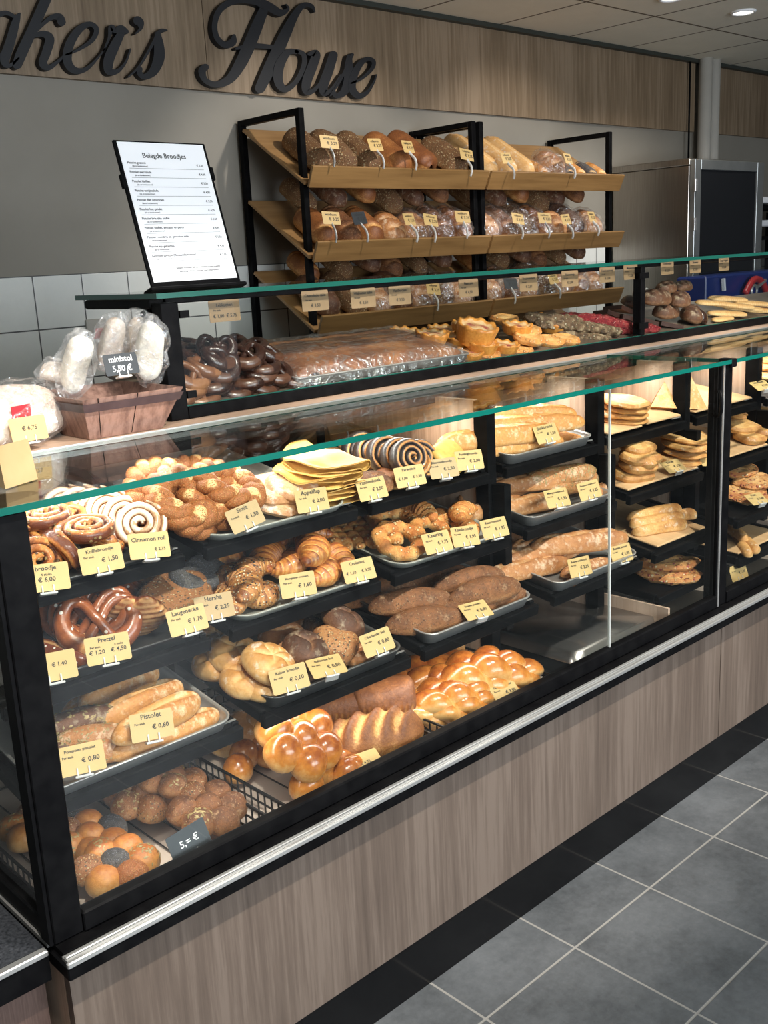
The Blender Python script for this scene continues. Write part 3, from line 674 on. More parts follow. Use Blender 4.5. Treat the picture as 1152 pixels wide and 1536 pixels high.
def loaf(name, L, Wd, H, m, nx=40, ns=26, a=2.6, b=2., bot=.32, sc_=(), bend=0, amp=.002, s=18, seed=0, top=.62, low=.35, ridg=None, seedn=0, seedm=None, ss=.004, tail=0):
    us = np.linspace(-1, 1, nx); V = []; B = []
    for u in us:
        pr = max(0.02, (1-abs(u)**a))**(1/b)
        if tail: pr *= 1-tail*abs(u)**1.5
        for k in range(ns):
            t = 2*math.pi*k/ns; c, si = math.cos(t), math.sin(t)
            y = Wd/2*pr*np.sign(c)*abs(c)**.9; z = si*(H*(1-bot))*pr**.85 if si > 0 else -abs(si)**.55*H*bot*pr**.7
            x = u*L/2; bk = low+(top-low)*max(0, si)**.6 if si > 0 else low*.9
            if ridg: r_ = ridg(u, t); z *= 1+r_[0]; y *= 1+r_[0]; bk += r_[1]
            if si > 0:
                for (cx, cy, ang, ln, w, dp, pale) in sc_:
                    dx, dy = x-cx*L, y-cy*Wd; ca, sa = math.cos(R(ang)), math.sin(R(ang)); lx = dx*ca+dy*sa; ly = -dx*sa+dy*ca
                    ly += w*.6*math.sin(lx/(ln+1e-6)*3)
                    msk = math.exp(-(ly/w)**2)*1/(1+math.exp((abs(lx)-ln/2)/(w*.5))); z -= dp*msk*(z > 0); bk += (pale-bk)*min(1, msk*1.3)
                    rim = math.exp(-((abs(ly)-w*1.6)/(w*.7))**2)/(1+math.exp((abs(lx)-ln/2)/(w*.5))); z += dp*.35*rim; bk += .25*rim
            V.append((x, y+bend*(u*u-.4), z)); B.append(bk)
    V = np.array(V); F = []
    for i in range(nx-1):
        for k in range(ns): F.append((i*ns+k, i*ns+(k+1) % ns, (i+1)*ns+(k+1) % ns, (i+1)*ns+k)[::-1])
    F.append(tuple(range(ns))); F.append(tuple(range((nx-1)*ns, nx*ns))[::-1])
    V = wob(V, amp, s, seed); mi = [0]*len(F); mats = [m]
    F = [f[::-1] for f in F]
    if seedn:
        SV, SF = seeds(V, F, lambda p, n: abs(n[2]) > -.1 and p[2] > 0, seedn, ss, seed+1)
        o = len(V); V = np.vstack([V, SV]); F = F+[tuple(o+i for i in f) for f in SF]; mi += [1]*len(SF); B += [.5]*len(SV); mats = [m, seedm]
    return shell(V, F, mats, name, mi, B)


def tube(name, P, Rr, m, ns=14, closed=False, flat=1., bake=None, amp=.0, s=20, seed=0, up=(0, 0, 1)):
    V, F = sweep(P, Rr, ns, closed, flat, up); n = len(P)
    B = np.array([bake(i/(n-1), 2*math.pi*k/ns) if bake else .5 for i in range(n) for k in range(ns)]+([] if closed else [.4, .4])); return shell(V, F, m, name, None, B, amp, s, seed)


def join(parts, mats, name, amp=0, s=20, seed=0):
    """parts: (V,F,mi,B)"""
    VV = []; FF = []; mi = []; B = []; o = 0
    for V, F, k, b in parts:
        VV.append(np.array(V)); FF += [tuple(o+i for i in f) for f in F]; mi += [k]*len(F); B += list(b); o += len(V)
    return shell(np.vstack(VV), FF, mats, name, mi, B, amp, s, seed)


def pretzel(name, m, sz=.13, r=.013, seed=0, dark=.75):
    k = crv([(.06, -.33, .1), (-.10, -.02, .55), (-.38, .42, .2), (-.62, .42, 0), (-.74, .05, 0), (-.55, -.38, 0), (0, -.58, 0), (.55, -.38, 0), (.74, .05, 0), (.62, .42, 0), (.38, .42, .2), (.10, -.02, .75), (-.06, -.33, .3), ], 96)
    k = crv([(-.34, -.50, .55), (-.22, -.30, .5), (.02, .02, .55), (.30, .42, .15), (.60, .46, 0), (.78, .10, 0), (.60, -.34, 0), (0, -.60, 0), (-.60, -.34, 0), (-.78, .10, 0), (-.60, .46, 0), (-.30, .42, .15), (-.02, .02, .95), (.22, -.30, .6), (.34, -.50, .55)], 110)*np.array([sz, sz, r*1.1]); n = len(k); t = np.linspace(-1, 1, n)
    rr = r*(.62+.75*np.exp(-(t/.33)**2)); rr[0] *= .4; rr[-1] *= .4; rr[1] *= .8; rr[-2] *= .8
    return tube(name, k, rr, m, 12, bake=lambda u, a: dark+.1*math.cos(a*2)-(.85 if abs(u-.5) < .05 and abs(math.sin(a)-.75) < .3 else 0), amp=.0012, s=30, seed=seed)


def twistring(name, m, R0=.062, a=.013, k=7, r=.0165, seed=0, el=1.0):
    ps = []
    n = 110
    for j in (0, 1):
        t = np.arange(n)*2*np.pi/n; ph = k*t/1+j*math.pi
        P = np.stack([(R0+a*np.cos(ph))*np.cos(t)*el, (R0+a*np.cos(ph))*np.sin(t), a*.8*np.sin(ph)], 1)
        V, F = sweep(P, r, 12, True); th = np.arange(12)*2*math.pi/12
        B = [.55+.1*math.sin(q)-(.65 if (math.sin(ph[i]) > .55 and math.sin(q) > .3 and (i//5) % 3 == 0) else 0) for i in range(n) for q in th]; ps.append((V, F, 0, B))
    return join(ps, [m], name, .0015, 40, seed)


def croissant(name, m, L=.125, r=.031, bend=1.9, seg=9, seed=0):
    n = 100; t = np.linspace(-1, 1, n); ang = t*bend/2; Rc = L/bend
    P = np.stack([Rc*np.sin(ang), -Rc*np.cos(ang)+Rc, 0*t], 1); sw = np.abs(t)*seg/2; fr = sw-np.floor(sw)
    pr = (1-np.abs(t)**1.7*.80); stp = 1+.16*(1-fr)*(np.abs(t) < .92)-.06; rr = r*pr*stp
    V, F = sweep(P, rr, 20, False, .88)
    B = []
    for i in range(n):
        for k in range(20): B.append(.25+.62*(1-fr[i])*(.5+.5*math.sin(2*math.pi*k/20))+.25*(abs(t[i]) > .8)+.12*math.sin(60*t[i]+k*.8))
    B += [.8, .8]; return shell(V, F, m, name, None, B, .0022, 38, seed)


def braid(name, m, L=.26, w=.034, r=.026, k=2.6, seed=0, seg=3):
    ps = []; n = 80; t = np.linspace(0, 1, n)
    for j in range(3):
        ph = 2*np.pi*(k*t+j/3); tp = np.sin(np.pi*(t*.92+.04))**.45
        P = np.stack([(t-.5)*L, w*np.sin(ph)*tp, w*.42*np.sin(2*ph)*tp], 1); rr = r*tp*(.78+.30*np.abs(np.cos(ph))); rr[0] *= .5; rr[-1] *= .5
        V, F = sweep(P, rr, 14, False, .95); B = [.12+.78*max(0, math.sin(2*math.pi*q/14))*(.35+.65*abs(math.cos(ph[i]))) for i in range(n) for q in range(14)]+[.4, .4]; ps.append((V, F, 0, B))
    return join(ps, [m], name, .001, 20, seed)


def spiralbun(name, m, Ro=.05, r=.011, turns=3.2, seed=0, H=.032, icing=0, ell=1., dk=.75):
    n = 150; t = np.linspace(0, 1, n); a = 2*np.pi*turns*t; rad = .004+(Ro-r*.7)*t**.9
    P = np.stack([rad*np.cos(a)*ell, rad*np.sin(a), .004*(1-t)], 1); hw = Ro/turns*.54; rr = np.full(n, hw); rr[:4] *= .6; rr[-5:] *= np.linspace(1, .25, 5)
    V, F = sweep(P, rr, 12, False, H/2/hw); B = []
    for i in range(n):
        for q in range(12):
            s_, c_ = math.sin(2*math.pi*q/12), math.cos(2*math.pi*q/12)
            b = .5 if abs(s_) < .6 else (.32 if icing == 0 else (.02 if math.sin(i*.35+q)+math.sin(i*.13) > -.5 else .5))
            if abs(c_) > dk: b = .95
            if i > n*.85 and c_ > .2: b = .55
            B.append(b)
    B += [.5, .5]; return shell(V, F, m, name, None, B, .0015, 40, seed)


def disc(name, m, Rx=.07, Ry=.07, H=.012, seed=0, edge=.5, amp=.004, s=20, nr=16, na=40, bk=.35, var=.35, sag=0):
    V = []; B = []; F = []
    for side in (1, -1):
        for i in range(nr):
            u = i/(nr-1)
            for k in range(na):
                a = 2*math.pi*k/na; w = 1+.06*math.sin(3*a+seed)+.04*math.sin(5*a+seed*2); z = H/2*((1-u**4)**.5*(1-edge*.5)+edge*.5*math.exp(-((u-.85)/.12)**2)*1.6) if side > 0 else -H/2*(1-u**8)**.5
                if u == 1: z = 0
                V.append((Rx*u*w*math.cos(a), Ry*u*w*math.sin(a), z-sag*(u*math.cos(a))**2)); B.append(bk+(var*(u > .8) if side > 0 else .1))
    for sd in (0, 1):
        o = sd*nr*na
        for i in range(nr-1):
            for k in range(na):
                f = (o+i*na+k, o+(i+1)*na+k, o+(i+1)*na+(k+1) % na, o+i*na+(k+1) % na); F.append(f if sd == 0 else f[::-1])
    V = wob(V, amp, s, seed); return shell(V, F, m, name, None, B)


def bunV(rx, ry, h, cx, cy, cz, n=14, ns=22, pw=.8):
    V = []; B = []; F = []
    for i in range(n+1):
        ph = math.pi*i/n-math.pi/2
        for k in range(ns):
            a = 2*math.pi*k/ns; z = math.sin(ph); c = abs(math.cos(ph))**pw; V.append((cx+rx*c*math.cos(a), cy+ry*c*math.sin(a), cz+(h*z if z > 0 else h*.6*z))); B.append(.2+.6*max(0, z))
    for i in range(n):
        for k in range(ns): F.append((i*ns+k, i*ns+(k+1) % ns, (i+1)*ns+(k+1) % ns, (i+1)*ns+k))
    return V, F, B


def cluster(name, mats, spec, amp=.002, seed=0, pump=()):
    """break-apart bread: spec list of (x,y,rx,ry,h,matindex,(pumpkin seeds))"""
    ps = []
    for (x, y, rx, ry, h, k, npk) in spec:
        V, F, B = bunV(rx, ry, h, x, y, 0); V = wob(V, amp, 25, seed+x*10); ps.append((V, F, k, B))
        if npk:
            SV, SF = seeds(V, F, lambda p, n: n[2] > .15, npk, .0048, int(seed*31+x*999), long=2.4); ps.append((SV, SF, len(mats)-1, [.5]*len(SV)))
    return join(ps, mats, name)


def kaiser(name, m, Rr=.05, H=.045, seed=0, cuts=5):
    V, F, B = bunV(Rr, Rr, H*.62, 0, 0, 0, 26, 50, .62); V = np.array(V)
    for i, p in enumerate(V):
        r = math.hypot(p[0], p[1])/Rr; a = math.atan2(p[1], p[0])+r*.8
        if p[2] > 0: g = max(math.exp(-((((a-2*math.pi*q/cuts+math.pi) % (2*math.pi))-math.pi)*r/.11)**2) for q in range(cuts))*(r < .93)*min(1, 1.2-r); V[i, 2] -= .008*g; B[i] = B[i]*(1-.75*g)+.1*(1-g)
    return shell(V, F, m, name, None, B, .0015, 25, seed)


def tart(name, mats, Rr=.042, H=.03, seed=0):
    na = 40; prof = [(0, 0), (.8, 0), (.86, .1), (1.0, .9), (1.02, 1.0), (.94, 1.06), (.82, .95), (.7, .86), (.4, .92), (0.02, .95)]; V = []; B = []; F = []; mi = []
    for j, (r, z) in enumerate(prof):
        for k in range(na):
            a = 2*math.pi*k/na; ru = 1+.04*math.sin(9*a+seed)*(j > 2 and j < 7); V.append((Rr*r*ru*math.cos(a), Rr*r*ru*math.sin(a), H*z+.003*math.sin(9*a+seed)*(3 < j < 7))); B.append([.3, .3, .4, .55, .7, .6, .35, .2, .3+.5*(math.sin(a*2+seed) > .3), .6][j])
    for j in range(len(prof)-1):
        for k in range(na): F.append((j*na+k, j*na+(k+1) % na, (j+1)*na+(k+1) % na, (j+1)*na+k)); mi.append(1 if j >= 6 else 0)
    return shell(V, F, mats, name, mi, B, .002, 45, seed)


def foldsheet(name, m, Wd=.15, D=.10, H=.018, seed=0, t=.005):
    """half folded thin pancake lying on its side fold at +x"""
    nu, nv = 26, 20; V = []; F = []; B = []
    for lay in (0, 1):
        for i in range(nu):
            u = i/(nu-1)
            for j in range(nv):
                v = j/(nv-1)*2-1; w = math.sqrt(max(.02, 1-(v*.93)**2)); Dd = D*w
                if u < .42: x = -Dd+(u/.42)*Dd*.9; z = 0
                elif u > .58: x = -Dd*.1-((u-.58)/.42)*Dd*.9; z = H
                else: a = (u-.42)/.16*math.pi-math.pi/2; x = -Dd*.1+math.cos(a)*H*.6; z = H/2+H/2*math.sin(a)
                z += (t if lay else 0)*(1 if u > .5 else -1)*.5+.004*math.sin(v*5+seed)*(.3+u); V.append((x, v*Wd/2, z)); B.append(.2+.4*(abs(v) > .9)+.3*(u > .9))
    q = nu*nv
    for lay in (0, 1):
        for i in range(nu-1):
            for j in range(nv-1):
                f = (lay*q+i*nv+j, lay*q+i*nv+j+1, lay*q+(i+1)*nv+j+1, lay*q+(i+1)*nv+j); F.append(f if lay else f[::-1])
    for i in range(nu-1):
        for j in (0, nv-1): F.append((i*nv+j, (i+1)*nv+j, q+(i+1)*nv+j, q+i*nv+j))
    for j in range(nv-1):
        for i in (0, nu-1): F.append((i*nv+j, i*nv+j+1, q+i*nv+j+1, q+i*nv+j))
    return shell(V, F, m, name, None, B, .003, 22, seed)


def chunk(name, m, L, Wd, H, seed=0, amp=.006, s=70, nx=40, ny=16, nz=8):
    V = []; ids = {}; F = []
    L_, W_ = nx, ny; V2, F2 = [], []
    us = np.linspace(-1, 1, nx); ns = 24
    for u in us:
        pr = (1-abs(u)**6)**.5 if abs(u) < 1 else .3
        for k in range(ns):
            t = 2*math.pi*k/ns; c, si = math.cos(t), math.sin(t); V.append((u*L/2, Wd/2*pr*np.sign(c)*abs(c)**.6, H/2*pr*np.sign(si)*abs(si)**.6))
    for i in range(nx-1):
        for k in range(ns): F.append((i*ns+k, (i+1)*ns+k, (i+1)*ns+(k+1) % ns, i*ns+(k+1) % ns)[::-1])
    F = [f[::-1] for f in F]; F.append(tuple(range(ns))); F.append(tuple(range((nx-1)*ns, nx*ns))[::-1])
    B = [.45+.5*mn.noise(Vector((p[0]*90, p[1]*90, p[2]*90+seed))) for p in V]; return shell(V, F, m, name, None, B, amp, s, seed)


def prism(name, m, a, b, H):
    V = [(0, 0, 0), (a, 0, 0), (a/2, b, 0), (0, 0, H), (a, 0, H), (a/2, b, H)]; V = [(x, y, z) for x, y, z in V]
    mbV = V+V; F = [(2, 1, 0), (3, 4, 5), (6, 7, 10, 9), (7, 8, 11, 10), (8, 6, 9, 11)]; B = [.3]*6+[.95]*6
    return shell(mbV, F, m, name, None, B, smooth=False)


def tinloaf(name, m, L=.2, Wd=.10, H=.10, seed=0, ruff=1):
    nx, ns = 60, 40; V = []; B = []; F = []
    for i in range(nx):
        u = -1+2*i/(nx-1); pr = (1-abs(u)**9)**.5 if abs(u) < 1 else .1
        pr = max(pr, .12)
        for k in range(ns):
            t = 2*math.pi*k/ns; c, si = math.cos(t), math.sin(t)
            if si > 0: y = Wd*.54*pr*c; z = H*.5*si*pr**.6; b = .68+.1*si
            else: y = Wd*.47*pr*np.sign(c)*abs(c)**.25; z = -H*.5*abs(si)**.5; b = .25
            if ruff and -.75 < si < .1: w = .5+.5*math.sin(u*L*260+k*.4); y *= 1+.09*w; b = .02+.5*w+(.25 if si > -.2 else 0); x_ = 1+.015*w
            else: x_ = 1
            V.append((u*L/2*x_, y, z)); B.append(b)
    for i in range(nx-1):
        for k in range(ns): F.append((i*ns+k, (i+1)*ns+k, (i+1)*ns+(k+1) % ns, i*ns+(k+1) % ns))
    F.append(tuple(range(ns))[::-1]); F.append(tuple(range((nx-1)*ns, nx*ns))); F = [f[::-1] if len(f) > 4 else f[::-1] for f in F]
    return shell(V, F, m, name, None, B, .003, 22, seed)


def crinkle(name, m, L, Wd, H, seed=0, amp=.012):
    V, F, B = bunV(.5, .5, .62, 0, 0, 0, 26, 46, .55); V = np.array(V)*np.array([L, Wd, H])*1.0
    return shell(V, F, m, name, None, None, amp, 34, seed, smooth=False)


P_ = {}
def reg(k, *ms): P_[k] = list(ms)


slash = lambda n, ang, ln, w, dp, pale=.08, span=.62: [(-span/2+span*i/(n-1) if n > 1 else 0, 0, ang, ln, w, dp, pale) for i in range(n)]
reg('pistolet', *[loaf('pistolet', .20, .058, .048, C_bag, sc_=[(0, .05, 2, .15, .007, .008, .05)], seed=i, a=3) for i in range(3)])
reg('seed_pistolet', *[loaf('seed_pistolet', .16, .062, .046, C_dark if i == 0 else C_rust, seed=i+5, seedn=260, seedm=PUMP, ss=.0042, amp=.004) for i in range(2)])
reg('baguette', *[loaf('baguette', .42, .068, .055, C_bag, 70, a=4, sc_=slash(5, 12, .075, .006, .007, .05, .74), seed=i) for i in range(3)])
reg('rustic_baguette', *[loaf('rustic_baguette', .30, .062, .052, C_rust, 60, a=3.4, sc_=slash(3, 15, .07, .006, .006, .1, .6), seed=i+3, amp=.003) for i in range(3)])
reg('seed_baguette', loaf('seed_baguette', .30, .070, .055, C_rust, 60, a=3.4, seed=9, seedn=600, seedm=PUMP, ss=.0045, amp=.003))
reg('brown_roll', *[loaf('brown_roll', .20, .066, .056, C_brown, a=2.2, seed=i, amp=.003, tail=.15) for i in range(3)])
reg('batard', loaf('batard', .25, .115, .095, C_tin, 60, 34, a=2.6, sc_=slash(4, 62, .10, .010, .014, .08, .56), seed=2))
reg('tin_loaf', tinloaf('tin_loaf', C_tin, .135, .095, .088, 3))
reg('pretzel', *[pretzel('pretzel', C_lye, .074, .0145, i, .62) for i in range(2)])
reg('choc_pretzel', *[pretzel('chocolate_pretzel', C_choc, .052, .0125, i, .6) for i in range(3)])
reg('milk_pretzel', *[pretzel('chocolate_pretzel', C_milk, .052, .0125, i, .5) for i in range(2)])
reg('lye_stick', *[loaf('lye_stick', .20, .045, .038, C_lye, a=4, sc_=[(0, 0, 3, .12, .006, .006, -.1)], top=.85, low=.55, seed=i) for i in range(2)])
reg('lye_corner', *[loaf('lye_corner', .115, .085, .042, C_lye, a=1.5, b=1.2, ns=20, ridg=lambda u, t: (.05*math.sin(u*25), .3*(math.sin(u*30) > 0)-.1), top=.8, low=.1, seed=i) for i in range(2)])
reg('sesame_bun', *[disc('sesame_bun', C_seed, .068, .062, .03, i, .2, .004, bk=.5, var=.1) for i in range(2)])
reg('poppy_bun', disc('poppy_bun', C_poppy, .058, .055, .03, 4, .2, .004, bk=.7, var=.1))
reg('simit', *[twistring('simit', C_sesame, .062, .0125, 6+i, .0165, i) for i in range(2)])
reg('apple_turnover', *[disc('apple_turnover', C_apple, .075, .055, .028, i, .2, .006, 30) for i in range(2)])
reg('pancake', *[foldsheet('pancake', C_pan, .17, .13, .018, i) for i in range(3)])
reg('poppy_swirl', *[spiralbun('poppy_swirl', C_swirl, .052, .01, 3.0, i, .034, ell=1.1, dk=.42) for i in range(2)])
reg('cinnamon_roll', *[spiralbun('cinnamon_roll', C_ice, .054, .01, 3.2, i, .034, 1) for i in range(3)])
reg('raisin_bun', *[spiralbun('raisin_bun', C_kof, .05, .01, 2.6, i, .03, ell=1.35) for i in range(3)])
reg('wheat_bun', kaiser('wheat_bun', C_brown, .045, .04, 1, 1), kaiser('wheat_bun', C_tin, .045, .04, 2, 1))
reg('cream_slice', loaf('cream_slice', .12, .07, .022, C_pan, a=6, seed=1))
reg('croissant', *[croissant('croissant', C_crois, .15, .034, 1.7+.3*i, 9, i) for i in range(3)])
reg('seed_croissant', *[croissant('seed_croissant', C_croseed, .125, .030, 2.0+.3*i, 8, i+4) for i in range(2)])
reg('cheese_croissant', *[croissant('cheese_croissant', C_cheese, .12, .031, 1.9, 8, i+7) for i in range(2)])
reg('cheese_ring', *[tube('cheese_ring', [(math.cos(a)*.045*1.2, math.sin(a)*.045, 0) for a in np.linspace(0, 2*math.pi, 61)[:-1]], [.0175*(1+.1*math.sin(i*.9)) for i in range(60)], C_cheese, 14, True, .85, lambda u, a: .3+.35*math.sin(a)+.15*math.sin(u*40), .003, 45, i) for i in range(2)])
reg('cheese_twist', *[loaf('cheese_twist', .17, .036, .026, C_cheese, a=6, ridg=lambda u, t: (.12*math.sin(u*18+t), .3*math.sin(u*18+t)), top=.5, low=.2, seed=i) for i in range(2)])
reg('kaiser', *[kaiser('kaiser_roll', C_pale, .052, .050, i) for i in range(2)])
reg('rustic_roll', kaiser('rustic_roll', C_rust, .047, .046, 3, 2), kaiser('rustic_roll', C_brown, .045, .046, 6, 3), kaiser('rustic_roll', C_dark, .047, .05, 8, 3))
reg('sesame_roll', disc('sesame_roll', C_seed, .044, .044, .056, 2, 0, .002, bk=.35, var=.1, nr=20))
reg('plait', *[braid('plaited_bread', C_brioche, .21, .032, .035, 1.1, i) for i in range(2)])
reg('brioche', cluster('brioche', [C_brioche], [(math.cos(a)*.052, math.sin(a)*.048, .036, .034, .040, 0, 0) for a in np.linspace(0, 2*math.pi, 7)[:-1]]+[(0, 0, .036, .034, .044, 0, 0)]),
    cluster('brioche', [C_brioche], [(-.06, 0, .038, .036, .042, 0, 0), (0, .012, .038, .036, .046, 0, 0), (.06, 0, .038, .036, .042, 0, 0), (.03, -.04, .034, .032, .038, 0, 0)]))
CL = [(math.cos(a)*.058, math.sin(a)*.056) for a in np.linspace(0.3, 2*math.pi+.3, 7)[:-1]]
reg('light_cluster', cluster('break_apart_bread', [C_gold, C_poppy, C_seed, C_sesame, PUMP], [(x, y, .038, .037, .036, (0, 0, 2, 0, 3, 0)[i], (0, 95, 0, 0, 0, 85)[i]) for i, (x, y) in enumerate(CL)]+[(0, 0, .036, .036, .040, 1, 0)]),
    cluster('break_apart_bread', [C_gold, C_poppy, C_seed, C_sesame, PUMP], [(x, y, .038, .037, .036, (0, 2, 0, 0, 0, 1)[i], (0, 0, 85, 0, 0, 0)[i]) for i, (x, y) in enumerate(CL)]+[(0, 0, .036, .036, .040, 0, 0)]))
reg('dark_cluster', cluster('break_apart_bread', [C_brown, C_seed, PUMP], [(x, y, .038, .037, .038, (0, 1, 0, 0, 0, 0)[i], (0, 0, 0, 90, 0, 0)[i]) for i, (x, y) in enumerate(CL)]+[(0, 0, .036, .036, .042, 0, 0)], seed=2),
    cluster('break_apart_bread', [C_brown, C_seed, PUMP], [(x, y, .038, .037, .038, (1, 0, 0, 1, 0, 0)[i], (0, 0, 90, 0, 0, 80)[i]) for i, (x, y) in enumerate(CL)]+[(0, 0, .036, .036, .042, 0, 0)], seed=4))
reg('pale_bun', kaiser('pale_bun', C_pale, .05, .042, 5, 1))
reg('pita', *[disc('flatbread', C_pita, .075, .07, .016, i, .2, .004, 26) for i in range(3)])
reg('puffy', *[disc('filled_flatbread', C_pita, .07, .055, .03, i+4, .1, .006, 22, bk=.45) for i in range(2)])
reg('long_flat', *[loaf('filled_roll', .17, .034, .028, C_pita, a=8, seed=i+2, amp=.004) for i in range(2)])
reg('pizza', *[disc('topped_flatbread', C_pizza, .095, .055, .022, i, .3, .006, 40, bk=.4) for i in range(2)])
reg('triangle', prism('filled_triangle', C_pita, .12, .12, .03))
V0 = MB(); reg('tart', *[tart('filled_pastry', [C_tart, C_cream], .046, .030, i*2) for i in range(3)])
reg('big_tart', tart('filled_pastry', [C_tart, C_cream], .058, .055, 3))
reg('flat_pastry', *[disc('flat_pastry', C_cheese, .05, .045, .024, i, .5, .004, 30, bk=.25) for i in range(2)])
reg('nut_bar', *[chunk('nut_bar', C_nut, .19, .042, .030, i) for i in range(3)]); reg('red_bar', *[chunk('red_bar', C_red, .19, .042, .030, i+5) for i in range(2)])
reg('slice', prism('chocolate_slice', C_slice, .105, .075, .014))
reg('choc_loaf', loaf('chocolate_glazed_loaf', .16, .085, .06, C_dark, 40, sc_=slash(3, 70, .05, .007, .006, .9), seed=3, amp=.004), loaf('chocolate_glazed_loaf', .13, .09, .055, C_choc, 40, seed=4, amp=.004))
reg('biscuit', *[loaf('long_biscuit', .17, .045, .018, C_bisc, a=5, seed=i, ridg=lambda u, t: (.04*math.sin(u*60), .12*math.sin(u*60))) for i in range(2)])
reg('rack_seed', *[loaf('seeded_loaf', .29, .115, .10, C_grain, 50, 30, a=4, seed=i, amp=.006) for i in range(2)])
reg('rack_tan', loaf('tan_loaf', .29, .125, .105, C_tin, 40, a=5, top=.55, low=.3, seed=3), tinloaf('tan_loaf', C_tin, .28, .115, .11, 5, 0))
reg('rack_dark', *[loaf('dark_loaf', .26, .13, .10, C_dark, 40, a=3, seed=i+8, amp=.006) for i in range(2)])
reg('rack_brown', *[loaf('brown_loaf', .24, .115, .10, C_brown if i else C_tin, 40, a=4, seed=i+4, sc_=slash(2, 80, .08, .012, .008, .1)) for i in range(2)])
reg('rack_flour', *[loaf('floury_loaf', .20, .125, .095, C_rust, 40, a=2.4, seed=i, sc_=slash(3, 70, .09, .010, .012, .0), low=.2, top=.5) for i in range(2)])
reg('rack_white', *[loaf('long_white_loaf', .36, .10, .085, C_pale, 44, a=6, seed=i, sc_=[(0, .0, 3, .3, .012, .012, 0)], low=.1, top=.3) for i in range(2)])
reg('rack_roll', *[loaf('long_roll', .17, .065, .055, C_poppy if i else C_bag, a=3, sc_=slash(2, 60, .05, .008, .006, .0), seed=i) for i in range(2)])
KS = dict(pistolet=.84, light_cluster=.80, dark_cluster=.80, pretzel=.95, kaiser=1.0, raisin_bun=.86, cinnamon_roll=.86, simit=.88, croissant=.95, seed_croissant=.95, brown_roll=.9,
          brioche=.96, batard=.92, cheese_croissant=.85, cheese_ring=.92, rustic_roll=.98, sesame_roll=1.0, seed_pistolet=.86, poppy_swirl=.9, milk_pretzel=1.0, choc_pretzel=1.0, lye_stick=.85)
_cnt = {}
DBG = 0
ITEMS = []


def put(kind, loc, rot, label, cat, group, sc_=1.0, i=None):
    ms = P_[kind]; _cnt[kind] = _cnt.get(kind, -1)+1; me = ms[(_cnt[kind] if i is None else i) % len(ms)]
    o = bpy.data.objects.new(me.name.split('.')[0], me); sc.collection.objects.link(o)
    o.matrix_world = Matrix.Translation(Vector(loc)) @ rot @ Matrix.Diagonal((sc_, sc_, sc_, 1)); tag(o, label, cat, group); ITEMS.append(o); return o


def lay(kind, pl, label, cat, group, items):
    """items (u, v, lift, rz, tilt_x, tilt_y, scale, variant): centre seen at (u,v), standing on plane pl raised by lift"""
    for it in items:
        u, v, lift, rz, rx, ry, s, i = list(it)+[0, 0, 0, 0, 0, 0, 1, None][len(it):]; s *= KS.get(kind, 1)
        ms = P_[kind]; me = ms[((_cnt.get(kind, -1)+1) if i is None else i) % len(ms)]; hh = me['hh']*s
        b = np.empty(len(me.vertices)*3); me.vertices.foreach_get('co', b); b = b.reshape(-1, 3); Rm = Matrix.Rotation(R(rz), 4, 'Z') @ Matrix.Rotation(R(ry), 4, 'Y') @ Matrix.Rotation(R(rx), 4, 'X')
        hz = -((b@np.array(Rm)[:3, :3].T)[:, 2].min())*s if (rx or ry) else hh
        c = on(u, v, pl, hz+lift+(.0085 if pl+str(u < 0) in ('x',) or (pl == '1' and u > 560) or (pl in '123' and u > 915) else .001))
        Rt = Matrix.Rotation(PL[pl][2], 4, 'X') @ Rm; ymin = (b@np.array(Rt)[:3, :3].T)[:, 1].min()*s; lim = {'0': 1.392, '4': 1.40, 'U': 1.872}.get(pl) or PL[pl][0]+.012-.3*lift
        if c[1]+ymin < lim: c = c+np.array([0, lim-c[1]-ymin, 0])
        if DBG and c[1]+ymin < lim+1e-6: print('CLAMP', kind, u, v, [round(q) for q in proj(c)])
        put(kind, c, Rt, label, cat, group, s, i)


# ---- bay A
lay('raisin_bun', '1', 'glazed raisin bun behind the card reading Koffiebroodje', 'bun', 'raisin buns top left', [(62, 846, 0, 20, 55), (118, 836, 0, 100, 70), (152, 815, 0, 60, 20), (70, 800, .03, 25, 10), (125, 793, .045, 0, 6), (60, 775, .06, 10, 5), (100, 775, .02, 0, 20)])
lay('cinnamon_roll', '1', 'white iced cinnamon roll standing in a leaning row', 'cinnamon roll', 'iced cinnamon rolls', [(212, 788, 0, -26, 52, 0, 1.05), (190, 776, 0, -26, 58), (165, 768, 0, -26, 62, 0, 1.02), (143, 764, 0, -26, 66), (120, 762, 0, -16, 66), (98, 762, 0, -16, 70), (232, 800, -.0, 0, 20, 0, .9)][:6])
lay('pretzel', '2', 'glossy brown pretzel standing upright', 'pretzel', 'brown pretzels', [(158, 945, 0, -22, 58, 0, 1.1), (140, 930, 0, -25, 64, 0, 1.1), (120, 922, 0, -25, 66, 0, 1.05), (165, 885, .0, 10, 50, 0, .9)])
lay('lye_stick', '2', 'shiny brown lye stick behind the pretzels', 'lye stick', 'lye sticks', [(85, 915, .02, 25), (80, 975, .0, 110, 0, 0, .85), (72, 1000, 0, 100, 0, 0, .8), (60, 930, 0, 30)])
lay('lye_corner', '2', 'dark layered lye triangle', 'pastry', 'lye triangles', [(192, 915, .0, 60, 0, 55), (228, 925, 0, 70, 0, 62), (205, 890, 0, 20, 20)])
lay('sesame_bun', '2', 'flat round bun crusted with seeds', 'bun', 'seeded flat buns', [(268, 892, .012, 0, 14, -6, 1.05), (230, 875, .0, 30, 10, 0), (300, 880, 0, 0, 8), (240, 860, .02, 0, 10)])
